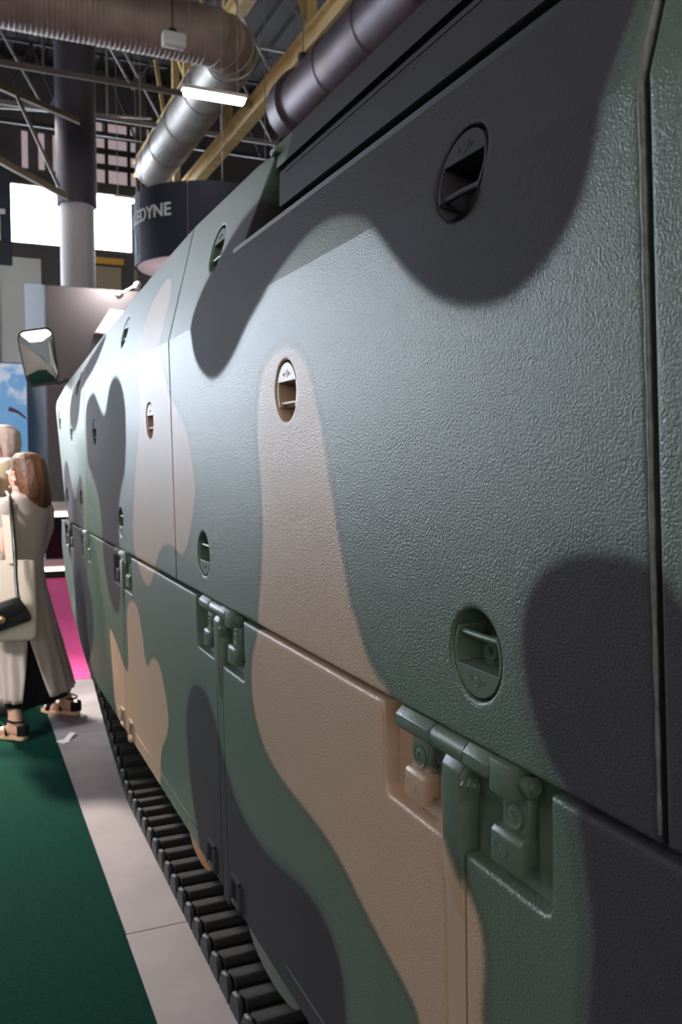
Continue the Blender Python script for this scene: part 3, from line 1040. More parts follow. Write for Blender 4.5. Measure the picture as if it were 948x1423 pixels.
for k in range(-7, 3):
    mb.span((5.1 + 4.2 * k, WY - 0.25, 0), (5.4 + 4.2 * k, WY, 13))
structure(obj('trim_1', mb, M['frame_grey']))
for (xa, xb, za, zb, m) in ((-1.4, 2.35, 0, 7.35, 'wall_grey'), (3.82, 4.62, 4.6, 7.3, 'wall_beige'), (3.78, 4.7, 7.38, 7.56, 'wall_yellow'), (-6.4, -2.1, 0, 2.4, 'wall_grey'), (5.0, 9.0, 0, 7.3, 'wall_beige')):
    mb = MB()
    mb.span((xa, WY - 0.08, za), (xb, WY, zb))
    obj('wall_panel', mb, M[m], wall_far)
# hazy glazing high in the far gable with its bars
mb = MB()
mb.span((3.6, WY + 0.02, 9.75), (6.2, WY + 0.06, 11.7))
g = structure(obj('window_20', mb, M['clerestory']))
ORIGIN[g.name] = Vector((0, 0, 0))
for xb in (3.6, 4.25, 4.9, 5.55, 6.2):
    mb = MB()
    mb.span((xb - 0.05, WY - 0.05, 9.75), (xb + 0.05, WY + 0.02, 11.7))
    obj('glazing_bar', mb, M['truss_dark'], g)
for zb in (10.2, 10.65, 11.1, 11.55):
    mb = MB()
    mb.span((3.6, WY - 0.06, zb - 0.08), (6.2, WY + 0.02, zb + 0.08))
    obj('glazing_bar', mb, M['truss_dark'], g)
mb = MB()
for xb in (1.9, 2.35, 2.75, 3.1):
    mb.span((xb, WY - 0.05, 9.9), (xb + 0.16, WY + 0.02, 10.9))
structure(obj('window_21', mb, M['clerestory']))

# column with a dark upper sleeve
mb = MB()
mb.lathe([(0.37, 0), (0.37, 7.2)], (2.55, 20.3, 0), (0, 0, 1), 32)
c = structure(obj('column', mb, M['column_white']))
ORIGIN[c.name] = Vector((0, 0, 0))
mb = MB()
mb.lathe([(0.43, 7.15), (0.43, 12.9)], (2.55, 20.3, 0), (0, 0, 1), 32)
obj('column_sleeve', mb, M['column_dark'], c)


# roof trusses across the hall
def roof_truss(y, x0, x1, zb, zt, label, n, r=0.05, m='truss'):
    t = thing('roof_truss', label, 'truss', ((x0 + x1) / 2, y, zb), None)
    for z, dy in ((zb, -0.12), (zb + 0.13, 0.12), (zt, 0.0)):
        mb = MB()
        mb.bar((x0, y + dy, z), (x1, y + dy, z), r, r)
        obj('chord', mb, M[m], t)
    xs = np.linspace(x0, x1, n)
    for i in range(n - 1):
        a, b = (zb, zt) if i % 2 == 0 else (zt, zb)
        mb = MB()
        mb.bar((xs[i], y, a), (xs[i + 1], y, b), r * 0.7, r * 0.7)
        obj('brace', mb, M[m], t)
        if i % 2:
            mb = MB()
            mb.bar((xs[i], y, zb), (xs[i], y, zt), r * 0.6, r * 0.6)
            obj('brace', mb, M[m], t)
    return t


roof_truss(16, -6, 9, 8.12, 10.6, 'grey lattice truss with double lower chord hanging just behind the big duct', 11, 0.06)
roof_truss(20.9, -6, 10, 9.3, 11.6, 'thin grey lattice truss crossing behind the column top', 13, 0.06)
roof_truss(24.5, -6, 10, 10.2, 12.3, 'dark lattice truss in front of the hazy gable glazing', 19, 0.07, 'truss_dark')
# sloping struts near the column head
t = thing('roof_strut', 'brown sloping roof strut running down to the head of the column', 'strut', (1.4, 18.0, 7.9))
mb = MB()
mb.bar((0.25, 18.0, 8.75), (2.35, 18.0, 8.15), 0.11, 0.10)
obj('strut_bar', mb, M['strut'], t)
mb = MB()
mb.bar((1.15, 18.0, 8.55), (1.93, 18.0, 6.86), 0.06, 0.06)
obj('strut_brace', mb, M['strut'], t)
t = thing('roof_strut', 'thin pale tie rod crossing above the left window', 'strut', (1.4, 22.0, 9.2))
mb = MB()
mb.bar((-0.5, 22.2, 9.6), (4.6, 22.2, 10.0), 0.05, 0.05)
obj('strut_bar', mb, M['truss'], t)
t = thing('roof_strut', 'brown sloping beam above the left window, ending at the column', 'strut', (1.4, 19.0, 8.0))
mb = MB()
mb.bar((-0.5, 19.6, 8.35), (2.3, 19.6, 7.12), 0.14, 0.12)
obj('strut_bar', mb, M['strut'], t)


# yellow-brown girders running away from the viewer
def girder(x, z, y0, y1, h, label, posts):
    t = thing('roof_girder', label, 'girder', (x, (y0 + y1) / 2, z))
    for dz in (0.0, h):
        mb = MB()
        mb.span((x - 0.11, y0, z + dz - 0.03), (x + 0.11, y1, z + dz + 0.03))
        obj('flange', mb, M['girder'], t)
    mb = MB()
    mb.span((x - 0.02, y0, z), (x + 0.02, y1, z + h))
    obj('web', mb, M['girder'], t)
    for y in posts:
        mb = MB()
        mb.bar((x, y, z + h), (x, y, 12.9), 0.16, 0.16)
        obj('hanger_post', mb, M['girder'], t)
        mb = MB()
        mb.bar((x, y, z + h), (x, y + 2.6, 12.9), 0.09, 0.09)
        obj('hanger_brace', mb, M['girder'], t)


girder(5.16, 7.9, 4, 26, 0.30, 'yellow-brown steel girder running away beside the silver duct, with posts up to the roof', (13, 17.5, 22))
girder(4.95, 9.75, 4, 26, 0.36, 'yellow-brown steel girder high above, partly hidden behind the ribbed duct elbow', (20,))


# ventilation ducts
def ribbed(mb, p, q, r, step, amp=0.012, n=28):
    p, q = Vector(p), Vector(q)
    d = q - p
    L = d.length
    prof = []
    k = int(L / step)
    for i in range(k):
        h = L * i / k
        prof += [(r, h), (r, h + step * 0.7), (r + amp, h + step * 0.8), (r + amp, h + step * 0.92)]
    prof.append((r, L))
    return mb.lathe(prof, p, d, n)


DZ, DR = 8.32, 0.43
t = thing('ventilation_duct', 'large ribbed ventilation duct crossing the ceiling to an elbow, then running away silver', 'duct', (2.0, 14.0, DZ))
mb = MB()
ribbed(mb, (-9, 14.0, DZ), (3.72, 14.0, DZ), DR, 0.075, 0.008)
obj('cross_duct', mb, M['duct_brown'], t, angle=20)
er = 0.62
for i in range(5):
    a0, a1 = math.radians(-90 + 18 * i), math.radians(-90 + 18 * (i + 1))
    c0 = Vector((3.72 + er * math.cos(a0), 14.0 + er + er * math.sin(a0), DZ))
    c1 = Vector((3.72 + er * math.cos(a1), 14.0 + er + er * math.sin(a1), DZ))
    rings = []
    for cc, aa in ((c0, a0), (c1, a1)):
        rad = Vector((math.cos(aa), math.sin(aa), 0))
        for rr in ((DR + 0.0),):
            rings.append([cc + (rad * math.cos(2 * PI * k / 28) + Vector((0, 0, 1)) * math.sin(2 * PI * k / 28)) * rr for k in range(28)])
    mb = MB()
    mb.loft(rings)
    for cc, aa in ((c1, a1),):
        rad = Vector((math.cos(aa), math.sin(aa), 0))
        tan = Vector((-math.sin(aa), math.cos(aa), 0))
        mb.lathe([(DR, -0.02), (DR + 0.018, -0.012), (DR + 0.018, 0.012), (DR, 0.02)], cc, tan, 28)
    obj('elbow_segment', mb, M['duct_brown'] if i < 3 else M['duct'], t)
y = 14.0 + er
while y < 19.5:
    mb = MB()
    mb.lathe([(DR, 0), (DR, 1.46), (DR + 0.015, 1.47), (DR + 0.015, 1.52), (DR, 1.53)], (3.72 + er, y, DZ), (0, 1, 0), 28)
    obj('duct_length', mb, M['duct'], t)
    y += 1.53
for xx in (-3.0, 0.2, 2.2):
    mb = MB()
    mb.cyl((xx, 14.0, DZ + DR), (xx, 14.0, 12.95), 0.012, 6)
    obj('hanger_wire', mb, M['truss'], t)
t = thing('ventilation_duct', 'tarnished grey duct high at the top centre, running above the vehicle roof edge', 'duct', (5.4, 10.0, 7.0))
y = 6.0
while y < 11.4:
    mb = MB()
    mb.lathe([(DR, 0), (DR, 1.15), (DR + 0.015, 1.16), (DR + 0.015, 1.21), (DR, 1.22)], (4.75, y, 6.75), (0, 1, 0), 28)
    obj('duct_length', mb, M['duct_dim'], t)
    y += 1.22
mb = MB()
mb.lathe([(0.5, 0), (0.5, 0.35), (0.3, 0.5)], (4.75, y, 6.75), (0, 1, 0), 28)
obj('duct_end', mb, M['duct_dim'], t)


# strip lamps
def strip_lamp(x, y, z, L, label):
    t = thing('ceiling_lamp', label, 'lamp', (x, y, z))
    mb = MB()
    mb.span((x - L / 2, y - 0.06, z - 0.055), (x + L / 2, y + 0.06, z + 0.02))
    obj('diffuser', mb, M['lamp'], t, bevel=0.02, segs=2)
    mb = MB()
    mb.span((x - L / 2 - 0.03, y - 0.07, z + 0.02), (x + L / 2 + 0.03, y + 0.07, z + 0.07))
    obj('lamp_body', mb, M['white_plastic'], t)
    for s in (-1, 1):
        mb = MB()
        mb.cyl((x + s * L * 0.4, y, z + 0.07), (x + s * L * 0.4, y, 12.95), 0.008, 6)
        obj('lamp_wire', mb, M['truss'], t)


strip_lamp(3.35, 12.0, 6.58, 0.84, 'glowing white strip lamp hanging in front of the silver duct')
strip_lamp(3.94, 22.0, 7.90, 0.55, 'small glowing strip lamp at the top of the right-hand far window')
# white emergency unit hanging in front of the ribbed duct
t = thing('hanging_unit', 'small white box hanging on a wire in front of the big ribbed duct', 'light', (3.04, 13.0, 7.75))
mb = MB()
mb.span((2.87, 12.95, 7.60), (3.21, 13.12, 7.80))
obj('unit_housing', mb, M['white_plastic'], t, bevel=0.03, segs=2)
mb = MB()
mb.cyl((3.02, 13.03, 7.8), (3.02, 13.03, 12.9), 0.012, 6)
mb.span((2.97, 13.0, 7.8), (3.07, 13.06, 7.86))
obj('unit_wire', mb, M['truss_dark'], t)
# chain hoist hanging from the near girder
t = thing('chain_hoist', 'dark chain hoist with bridle wires hanging at the yellow-brown girder', 'hoist', (5.0, 13.0, 7.7))
mb = MB()
mb.span((4.96, 12.9, 7.5), (5.12, 13.05, 7.85))
obj('hoist_motor', mb, M['truss_dark'], t, bevel=0.03, segs=2)
mb = MB()
for (q) in ((4.4, 13, 8.9), (5.9, 13, 8.9), (5.04, 13, 7.8)):
    mb.tube([(5.04, 13, 8.35), q], 0.012, 6)
obj('bridle_wire', mb, M['truss'], t)

# round hanging sign with lettering
SC, SR = Vector((3.85, 14.1, 0)), 1.20
SZ0, SZ1 = 4.66, 5.74
t = thing('hanging_sign', 'large round navy hanging sign with white capital letters and a pale underside', 'sign', (SC.x, SC.y, SZ0))
nseg = 8
for k in range(nseg):
    a0, a1 = 2 * PI * k / nseg - math.radians(121.5), 2 * PI * (k + 1) / nseg - math.radians(121.5)
    out, inn = [], []
    for i in range(9):
        a = a0 + 0.008 + (a1 - a0 - 0.016) * i / 8
        out.append((SC.x + SR * math.cos(a), SC.y + SR * math.sin(a)))
        inn.append((SC.x + (SR - 0.03) * math.cos(a), SC.y + (SR - 0.03) * math.sin(a)))
    mb = MB()
    mb.prism(out + inn[::-1], lambda x, y, d: (x, y, d), SZ0, SZ1)
    obj('sign_panel', mb, M['sign_navy'], t)
mb = MB()
mb.lathe([(SR - 0.035, 0.02), (SR - 0.035, 0.05)], (SC.x, SC.y, SZ0), (0, 0, 1), 48)
mb.lathe([(SR - 0.04, 0.02), (SR - 0.04, SZ1 - SZ0 - 0.02)], (SC.x, SC.y, SZ0), (0, 0, 1), 48, cap=False)
obj('sign_underside', mb, M['sign_under'], t)
for a in (0.4, 2.5, 4.6):
    mb = MB()
    mb.cyl((SC.x + 1.2 * math.cos(a), SC.y + 1.2 * math.sin(a), SZ1), (SC.x + 1.2 * math.cos(a), SC.y + 1.2 * math.sin(a), 12.9), 0.008, 6)
    obj('sign_wire', mb, M['truss'], t)


def wrapped_text(body, size, z, end_angle, name, m):
    """letters wrapped round the sign so that the last one ends at end_angle (from the -y side, towards +x)"""
    cu = bpy.data.curves.new('lettering', 'FONT')
    cu.body = body
    cu.size = size
    cu.extrude = 0.006
    cu.offset = 0.004
    tmp = bpy.data.objects.new('lettering_tmp', cu)
    COL.objects.link(tmp)
    dg = bpy.context.evaluated_depsgraph_get()
    me = bpy.data.meshes.new_from_object(tmp.evaluated_get(dg))
    bpy.data.objects.remove(tmp)
    bm = bmesh.new()
    bm.from_mesh(me)
    bmesh.ops.triangulate(bm, faces=bm.faces)
    bmesh.ops.subdivide_edges(bm, edges=[e for e in bm.edges if e.calc_length() > 0.08], cuts=1)
    w = max(v.co.x for v in bm.verts)
    for v in bm.verts:
        a = end_angle - (w - v.co.x) / SR
        r = SR + 0.006 + v.co.z
        v.co = Vector((SC.x + r * math.sin(a), SC.y - r * math.cos(a), z + v.co.y))
    bm.to_mesh(me)
    bm.free()
    me.materials.clear()
    return place(name, me, m, t)


wrapped_text('TELEDYNE', 0.27, 5.26, math.radians(-44), 'sign_lettering', M['sign_letter'])
wrapped_text('I', 0.42, 4.82, math.radians(-86), 'sign_second_line', M['sign_letter_blue'])

# hanging banner at the left edge
t = thing('hanging_sign', 'dark square hanging sign cut by the left edge, left of the far window', 'sign', (0.0, 16, 5.0))
mb = MB()
mb.span((-1.6, 16, 4.9), (0.94, 16.15, 6.45))
obj('banner_board', mb, M['sign_navy'], t, bevel=0.01, segs=1)
mb = MB()
mb.span((0.70, 15.985, 5.28), (0.76, 16.0, 5.78))
mb.span((0.55, 15.985, 5.72), (0.84, 16.0, 5.80))
obj('banner_lettering', mb, M['sign_letter'], t)

# booth: brown front, blue-grey flank
t = thing('partition_wall', 'tall brown exhibition booth wall with a blue-grey side, behind the vehicle front', 'partition', (3.0, 15, 0))
mb = MB()
mb.span((1.23, 13.5, 0), (5.5, 13.6, 4.14))
obj('front_panel', mb, M['booth_brown'], t, bevel=0.01, segs=1)
mb = MB()
mb.prism([(13.56, 0), (17.4, 0), (17.4, 4.86), (13.56, 4.145)], lambda y, z, d: (1.222 + d, y, z), 0, 0.1)
obj('side_panel', mb, M['booth_blue'], t)
t = thing('light_panel', 'bright white square light panel mounted on the brown booth wall', 'panel light', (2.2, 13.42, 3.5))
mb = MB()
mb.prism([(1.93, 3.50), (2.45, 3.45), (2.62, 3.78), (2.16, 3.82)], lambda x, z, d: (x, 13.44 - d, z), 0, 0.02)
obj('panel_face', mb, M['screen_lit'], t)
mb = MB()
mb.prism([(1.91, 3.48), (2.47, 3.43), (2.64, 3.80), (2.14, 3.84)], lambda x, z, d: (x, 13.5 - d, z), 0, 0.055)
obj('panel_frame', mb, M['white_plastic'], t)
t = thing('booth_spotlight', 'slim white arm spotlight clamped to the top of the brown booth wall', 'spotlight', (2.4, 13.4, 4.1))
mb = MB()
mb.tube([(2.62, 13.5, 4.14), (2.5, 13.25, 4.19), (2.22, 13.1, 4.0)], 0.018, 8)
obj('spotlight_arm', mb, M['white_plastic'], t)
for (p, q) in (((2.46, 13.2, 4.14), (2.54, 13.26, 4.22)), ((2.18, 13.07, 3.95), (2.27, 13.13, 4.05))):
    mb = MB()
    mb.lathe([(0.02, 0), (0.045, 0.02), (0.05, 0.1), (0.03, 0.12)], p, Vector(q) - Vector(p), 14)
    obj('spotlight_head', mb, M['white_plastic'], t)

# counter with dark glass front
t = thing('display_counter', 'white display counter with dark glass front at the end of the pink carpet', 'counter', (2.4, 12.8, 0))
mb = MB()
mb.span((1.04, 12.5, 0.0), (3.8, 13.3, 0.10))
obj('plinth', mb, M['seal'], t)
mb = MB()
mb.span((0.98, 12.44, 0.10), (3.8, 13.35, 0.26))
obj('counter_base', mb, M['counter_white'], t, bevel=0.01, segs=1)
mb = MB()
mb.span((1.0, 12.43, 0.10), (3.8, 12.445, 0.155))
obj('base_light_strip', mb, M['counter_glow'], t)
mb = MB()
mb.span((1.08, 12.5, 0.26), (3.75, 13.3, 0.84))
obj('glass_front', mb, M['counter_dark'], t)
mb = MB()
mb.span((0.98, 12.42, 0.84), (3.8, 13.35, 1.0))
obj('counter_top', mb, M['counter_white'], t, bevel=0.01, segs=1)
mb = MB()
mb.span((0.99, 12.408, 0.84), (3.8, 12.42, 0.91))
obj('top_light_strip', mb, M['counter_glow'], t)


# blue wall poster
def poster_material():
    m = bpy.data.materials.new('blue_splash_print')
    m.use_nodes = True
    nt = m.node_tree
    b = nt.nodes['Principled BSDF']
    b.inputs['Roughness'].default_value = 0.4
    tc = N(nt, 'ShaderNodeTexCoord')
    sep = N(nt, 'ShaderNodeSeparateXYZ')
    nt.links.new(tc.outputs['Generated'], sep.inputs[0])
    nz = N(nt, 'ShaderNodeTexNoise')
    nz.inputs['Scale'].default_value = 5
    nz.inputs['Detail'].default_value = 6
    nt.links.new(tc.outputs['Object'], nz.inputs['Vector'])
    ad = N(nt, 'ShaderNodeMath', operation='MULTIPLY_ADD')
    nt.links.new(nz.outputs['Fac'], ad.inputs[0])
    ad.inputs[1].default_value = 0.75
    hf = N(nt, 'ShaderNodeMath', operation='MULTIPLY')
    nt.links.new(sep.outputs['Z'], hf.inputs[0])
    hf.inputs[1].default_value = 0.62
    nt.links.new(hf.outputs[0], ad.inputs[2])
    rp = N(nt, 'ShaderNodeValToRGB')
    e = rp.color_ramp.elements
    e[0].position, e[0].color = 0.72, lin(118, 182, 236)
    e[1].position, e[1].color = 1.0, lin(220, 232, 252)
    n2 = e.new(0.88)
    n2.color = lin(128, 184, 238)
    nt.links.new(ad.outputs[0], rp.inputs['Fac'])
    nt.links.new(rp.outputs['Color'], b.inputs['Base Color'])
    nt.links.new(rp.outputs['Color'], b.inputs['Emission Color'])
    b.inputs['Emission Strength'].default_value = 0.42  # the print itself gives off a faint glow
    return m


t = thing('wall_poster', 'backlit blue poster with a white splash, on the far left behind the people', 'poster', (0.1, 17.5, 1.7))
mb = MB()
mb.span((-1.1, 17.42, 0.5), (1.22, 17.47, 3.38))
obj('poster_face', mb, poster_material(), t)
mb = MB()
mb.span((-1.14, 17.45, 0.0), (1.222, 17.55, 3.40))
obj('poster_frame', mb, M['booth_blue'], t)
mb = MB()
mb.tube([(0.9, 17.40, 2.55), (1.05, 17.40, 2.5), (1.2, 17.40, 2.38)], [0.05, 0.03, 0.02], 6)
obj('poster_figure', mb, material('poster_red_brown_print', (150, 120, 128), 0.6), t)


# ------------------------------------------------------------------ people
class Person:
    def __init__(s, name, label, O, f):
        s.O = Vector(O)
        s.f = Vector((f[0], f[1], 0)).normalized()
        s.r = Vector((s.f.y, -s.f.x, 0))
        s.root = thing(name, label, 'person', O)

    def P(s, r, f, z):
        return s.O + s.r * r + s.f * f + Vector((0, 0, z))


def skin_body(p, joints, bones, m):
    """one continuous surface grown over the skeleton"""
    names = list(joints)
    me = bpy.data.meshes.new('body')
    me.from_pydata([tuple(p.P(*joints[n][:3])) for n in names], [(names.index(a), names.index(b)) for a, b in bones], [])
    o = bpy.data.objects.new('body_tmp', me)
    COL.objects.link(o)
    md = o.modifiers.new('skin', 'SKIN')
    md.use_smooth_shade = True
    md.branch_smoothing = 0.4
    sv = me.skin_vertices[0].data
    for i, n in enumerate(names):
        rad = joints[n][3]
        sv[i].radius = rad if isinstance(rad, tuple) else (rad, rad)
        sv[i].use_root = (n == 'pelvis')
    sb = o.modifiers.new('sub', 'SUBSURF')
    sb.levels = sb.render_levels = 2
    dg = bpy.context.evaluated_depsgraph_get()
    out = bpy.data.meshes.new_from_object(o.evaluated_get(dg))
    bpy.data.objects.remove(o)
    out.polygons.foreach_set('use_smooth', [True] * len(out.polygons))
    return place('body', out, m, p.root)


def skeleton(h, stance, hands):
    """joints as (right, forward, up, radius); hands = {'l': (elbow, wrist), 'r': ...}"""
    J = {'pelvis': (0, 0, 0.53 * h, (0.13, 0.10)), 'waist': (0, 0.01, 0.62 * h, (0.115, 0.085)), 'chest': (0, 0.0, 0.74 * h, (0.14, 0.095)),
         'neck0': (0, -0.01, 0.825 * h, (0.06, 0.055)), 'neck1': (0, 0.01, 0.865 * h, (0.052, 0.055)), 'head0': (0, 0.03, 0.905 * h, (0.068, 0.082)), 'head1': (0, 0.015, 0.95 * h, (0.075, 0.092)), 'head2': (0, 0.0, 0.985 * h, (0.05, 0.06)),
         'nose': (0, 0.118, 0.915 * h, 0.012)}
    B = [('pelvis', 'waist'), ('waist', 'chest'), ('chest', 'neck0'), ('neck0', 'neck1'), ('neck1', 'head0'), ('head0', 'head1'), ('head1', 'head2'), ('head0', 'nose')]
    for s, sg in (('l', -1), ('r', 1)):
        fr, ff = stance[s]
        J['hip' + s] = (sg * 0.09, 0, 0.50 * h, 0.085)
        J['knee' + s] = (0.5 * (sg * 0.09 + fr), ff * 0.5 + 0.03, 0.285 * h, 0.055)
        J['ankle' + s] = (fr, ff, 0.062, 0.037)
        J['foot' + s] = (fr, ff + 0.08, 0.045, (0.036, 0.026))
        J['toe' + s] = (fr, ff + 0.155, 0.034, (0.038, 0.018))
        J['heel' + s] = (fr, ff - 0.045, 0.042, 0.026)
        B += [('pelvis', 'hip' + s), ('hip' + s, 'knee' + s), ('knee' + s, 'ankle' + s), ('ankle' + s, 'foot' + s), ('foot' + s, 'toe' + s), ('ankle' + s, 'heel' + s)]
        el, wr = hands[s]
        J['sh' + s] = (sg * 0.165, 0.0, 0.80 * h, 0.055)
        J['el' + s] = el + (0.042,)
        J['wr' + s] = wr + (0.028,)
        d = Vector(wr) - Vector(el)
        d.normalize()
        side = Vector((sg, 0, 0)).cross(d)
        lat = d.cross(side)
        lat = Vector((0, 0, 1)) if lat.length < 0.1 else lat.normalized()
        w = Vector(wr)
        pm = w + d * 0.07
        J['palm' + s] = tuple(pm) + ((0.036, 0.018),)
        B += [('chest', 'sh' + s), ('sh' + s, 'el' + s), ('el' + s, 'wr' + s), ('wr' + s, 'palm' + s)]
        curl = side.normalized() * (0.02 * sg) if side.length > 0.1 else Vector((0, 0.02, 0))
        for k, (off, ln) in enumerate(((-0.028, 0.072), (-0.010, 0.08), (0.010, 0.076), (0.028, 0.06))):
            a = pm + d * 0.03 + lat * off
            b = a + d * ln * 0.55 + curl * 0.4
            c = b + d * ln * 0.4 + curl
            for nm, q, rr in (('a', a, 0.010), ('b', b, 0.009), ('c', c, 0.0075)):
                J['fg%d%s%s' % (k, nm, s)] = tuple(q) + (rr,)
            B += [('palm' + s, 'fg%da%s' % (k, s)), ('fg%da%s' % (k, s), 'fg%db%s' % (k, s)), ('fg%db%s' % (k, s), 'fg%dc%s' % (k, s))]
        a = w + d * 0.03 - lat * 0.04
        b = a + d * 0.035 - lat * 0.018 + curl
        J['tha' + s] = tuple(a) + (0.011,)
        J['thb' + s] = tuple(b) + (0.009,)
        B += [('wr' + s, 'tha' + s), ('tha' + s, 'thb' + s)]
    return J, B


def shell(p, levels, n=48, gap=None, pleat=0.0, npl=14, th=0.006, phase=0.0):
    """a garment as stacked ellipses (z, right, forward, half width, half depth); gap = (centre angle, half width, zlow, zhigh) leaves a slit"""
    rows = []
    zs = np.linspace(0, len(levels) - 1, (len(levels) - 1) * 4 + 1)
    for q in zs:
        i = min(int(q), len(levels) - 2)
        k = q - i
        k = k * k * (3 - 2 * k)
        L = [a + (b - a) * k for a, b in zip(levels[i], levels[i + 1])]
        rows.append(L)
    zmax, zmin = levels[0][0], levels[-1][0]
    mb = MB()
    outer = []
    for (z, cr, cf, a, b) in rows:
        g = 0.0
        if gap:
            t = (gap[3] - z) / (gap[3] - gap[2])
            g = gap[1] * max(0.0, min(1.0, t)) if t > 0 else 0.0
        ring = []
        low = (zmax - z) / (zmax - zmin)
        for i in range(n + 1):
            u = i / n
            if gap:
                ang = gap[0] + g + (2 * PI - 2 * g) * u
            else:
                ang = 2 * PI * u
            w = 1 + pleat * low * low * math.sin(npl * ang + phase) + 0.012 * math.sin(5 * ang + 9 * z + phase)
            ring.append(p.P(cr + a * w * math.cos(ang), cf + b * w * math.sin(ang), z))
        outer.append(ring)
    mb.loft(outer, closed=False)
    me = mesh_from(mb, recalc=False, angle=80)
    # give the cloth thickness
    bm = bmesh.new()
    bm.from_mesh(me)
    bmesh.ops.remove_doubles(bm, verts=bm.verts, dist=1e-5)
    bmesh.ops.recalc_face_normals(bm, faces=bm.faces)
    bmesh.ops.solidify(bm, geom=bm.faces, thickness=th)
    for f in bm.faces:
        f.smooth = True
    bm.to_mesh(me)
    bm.free()
    return me


def blob(p, levels, n=40, wave=0.02, nw=11):
    rings = []
    zs = np.linspace(0, len(levels) - 1, (len(levels) - 1) * 4 + 1)
    for q in zs:
        i = min(int(q), len(levels) - 2)
        k = q - i
        z, cr, cf, a, b = [s + (e - s) * k for s, e in zip(levels[i], levels[i + 1])]
        rings.append([p.P(cr + a * (1 + wave * math.sin(nw * t + 5 * z) + wave * 0.6 * math.sin(23 * t)) * math.cos(t), cf + b * (1 + wave * math.sin(nw * t + 5 * z)) * math.sin(t), z) for t in np.linspace(0, 2 * PI, n, endpoint=False)])
    return MB().loft(rings)


def eyes_and_ears(p, h, m):
    for sg in (-1, 1):
        mb = MB()
        c = p.P(sg * 0.031, 0.098, 0.937 * h)
        mb.lathe([(0.001, -0.011), (0.008, -0.008), (0.011, 0), (0.008, 0.008), (0.001, 0.011)], c, p.f, 12)
        obj('eye', mb, M['eye'], p.root)
        mb = MB()
        c = p.P(sg * (0.088 if h > 1.7 else 0.077), 0.012, 0.925 * h)
        mb.lathe([(0.012, -0.004), (0.02, 0.004), (0.03, 0.012), (0.026, 0.016), (0.012, 0.008)], c, p.r * sg, 14)
        obj('ear', mb, m, p.root)
    mb = MB()
    mb.tube([p.P(-0.024, 0.098, 0.886 * h), p.P(0, 0.104, 0.885 * h), p.P(0.024, 0.098, 0.886 * h)], 0.006, 8)
    obj('mouth', mb, M['skin_pink'], p.root)


# woman
w = Person('person', 'woman with auburn hair, long greige coat and black sandals, seen from behind', (0.37, 5.50, 0), (-0.75, 0.66))
J, B = skeleton(1.645, {'l': (-0.19, -0.037), 'r': (0.335, -0.03)}, {'l': ((-0.26, -0.02, 1.02), (-0.2, 0.2, 0.95)), 'r': ((0.20, 0.07, 1.07), (0.12, 0.24, 1.02))})
skin_body(w, J, B, M['skin'])
eyes_and_ears(w, 1.645, M['skin'])
hair = blob(w, [(1.662, 0, -0.01, 0.02, 0.02), (1.652, 0, -0.012, 0.058, 0.065), (1.62, 0, -0.02, 0.085, 0.10), (1.55, 0.0, -0.03, 0.096, 0.106), (1.47, 0.005, -0.045, 0.104, 0.096), (1.40, 0.02, -0.055, 0.108, 0.078), (1.35, 0.04, -0.06, 0.085, 0.055), (1.325, 0.05, -0.06, 0.04, 0.03)])
obj('hair', hair, M['hair_auburn'], w.root, angle=70)
camdir = math.atan2(w.f.y * -1, w.r.y * -1)     # azimuth that faces the viewer
sx = lambda dx: (0.66 * dx, -0.75 * dx)
coat = shell(w, [(1.455, 0, -0.012, 0.068, 0.07), (1.42, 0, -0.01, 0.10, 0.08), (1.385, *sx(-0.01), 0.165, 0.095), (1.30, *sx(-0.02), 0.19, 0.12), (1.15, *sx(-0.035), 0.18, 0.12), (1.0, *sx(-0.05), 0.17, 0.12), (0.85, *sx(-0.05), 0.19, 0.14), (0.62, *sx(-0.015), 0.215, 0.15), (0.40, *sx(0.02), 0.25, 0.16), (0.225, *sx(0.045), 0.285, 0.165)],
             n=72, gap=(camdir + 0.15, 0.38, 0.22, 0.60), pleat=0.05, npl=17)
place('coat', coat, M['coat'], w.root)
dress = shell(w, [(0.78, *sx(-0.04), 0.165, 0.11), (0.6, *sx(-0.015), 0.185, 0.125), (0.4, *sx(0.02), 0.225, 0.135), (0.185, *sx(0.045), 0.255, 0.14)], n=48, pleat=0.05, npl=9)
place('dress', dress, M['dress_black'], w.root)
for sg, el, wr in ((-1, (-0.26, -0.02, 1.02), (-0.2, 0.2, 0.95)), (1, (0.20, 0.07, 1.07), (0.12, 0.24, 1.02))):
    mb = MB()
    mb.tube([w.P(sg * 0.14, 0, 1.36), w.P(sg * 0.178, 0.01, 1.30), w.P(sg * 0.195, 0.02, 1.2), w.P(*el), w.P(*[a * 0.5 + b * 0.5 for a, b in zip(el, wr)]), w.P(*wr)], [0.055, 0.062, 0.056, 0.05, 0.046, 0.042], 16)
    obj('coat_sleeve', mb, M['coat'], w.root, angle=80)
mb = MB()
mb.tube([w.P(0.07 * math.cos(t), 0.065 * math.sin(t) - 0.012, 1.45 - 0.012 * math.sin(t)) for t in np.linspace(0, 2 * PI, 20)], 0.02, 8)
obj('coat_collar', mb, M['coat'], w.root, angle=80)
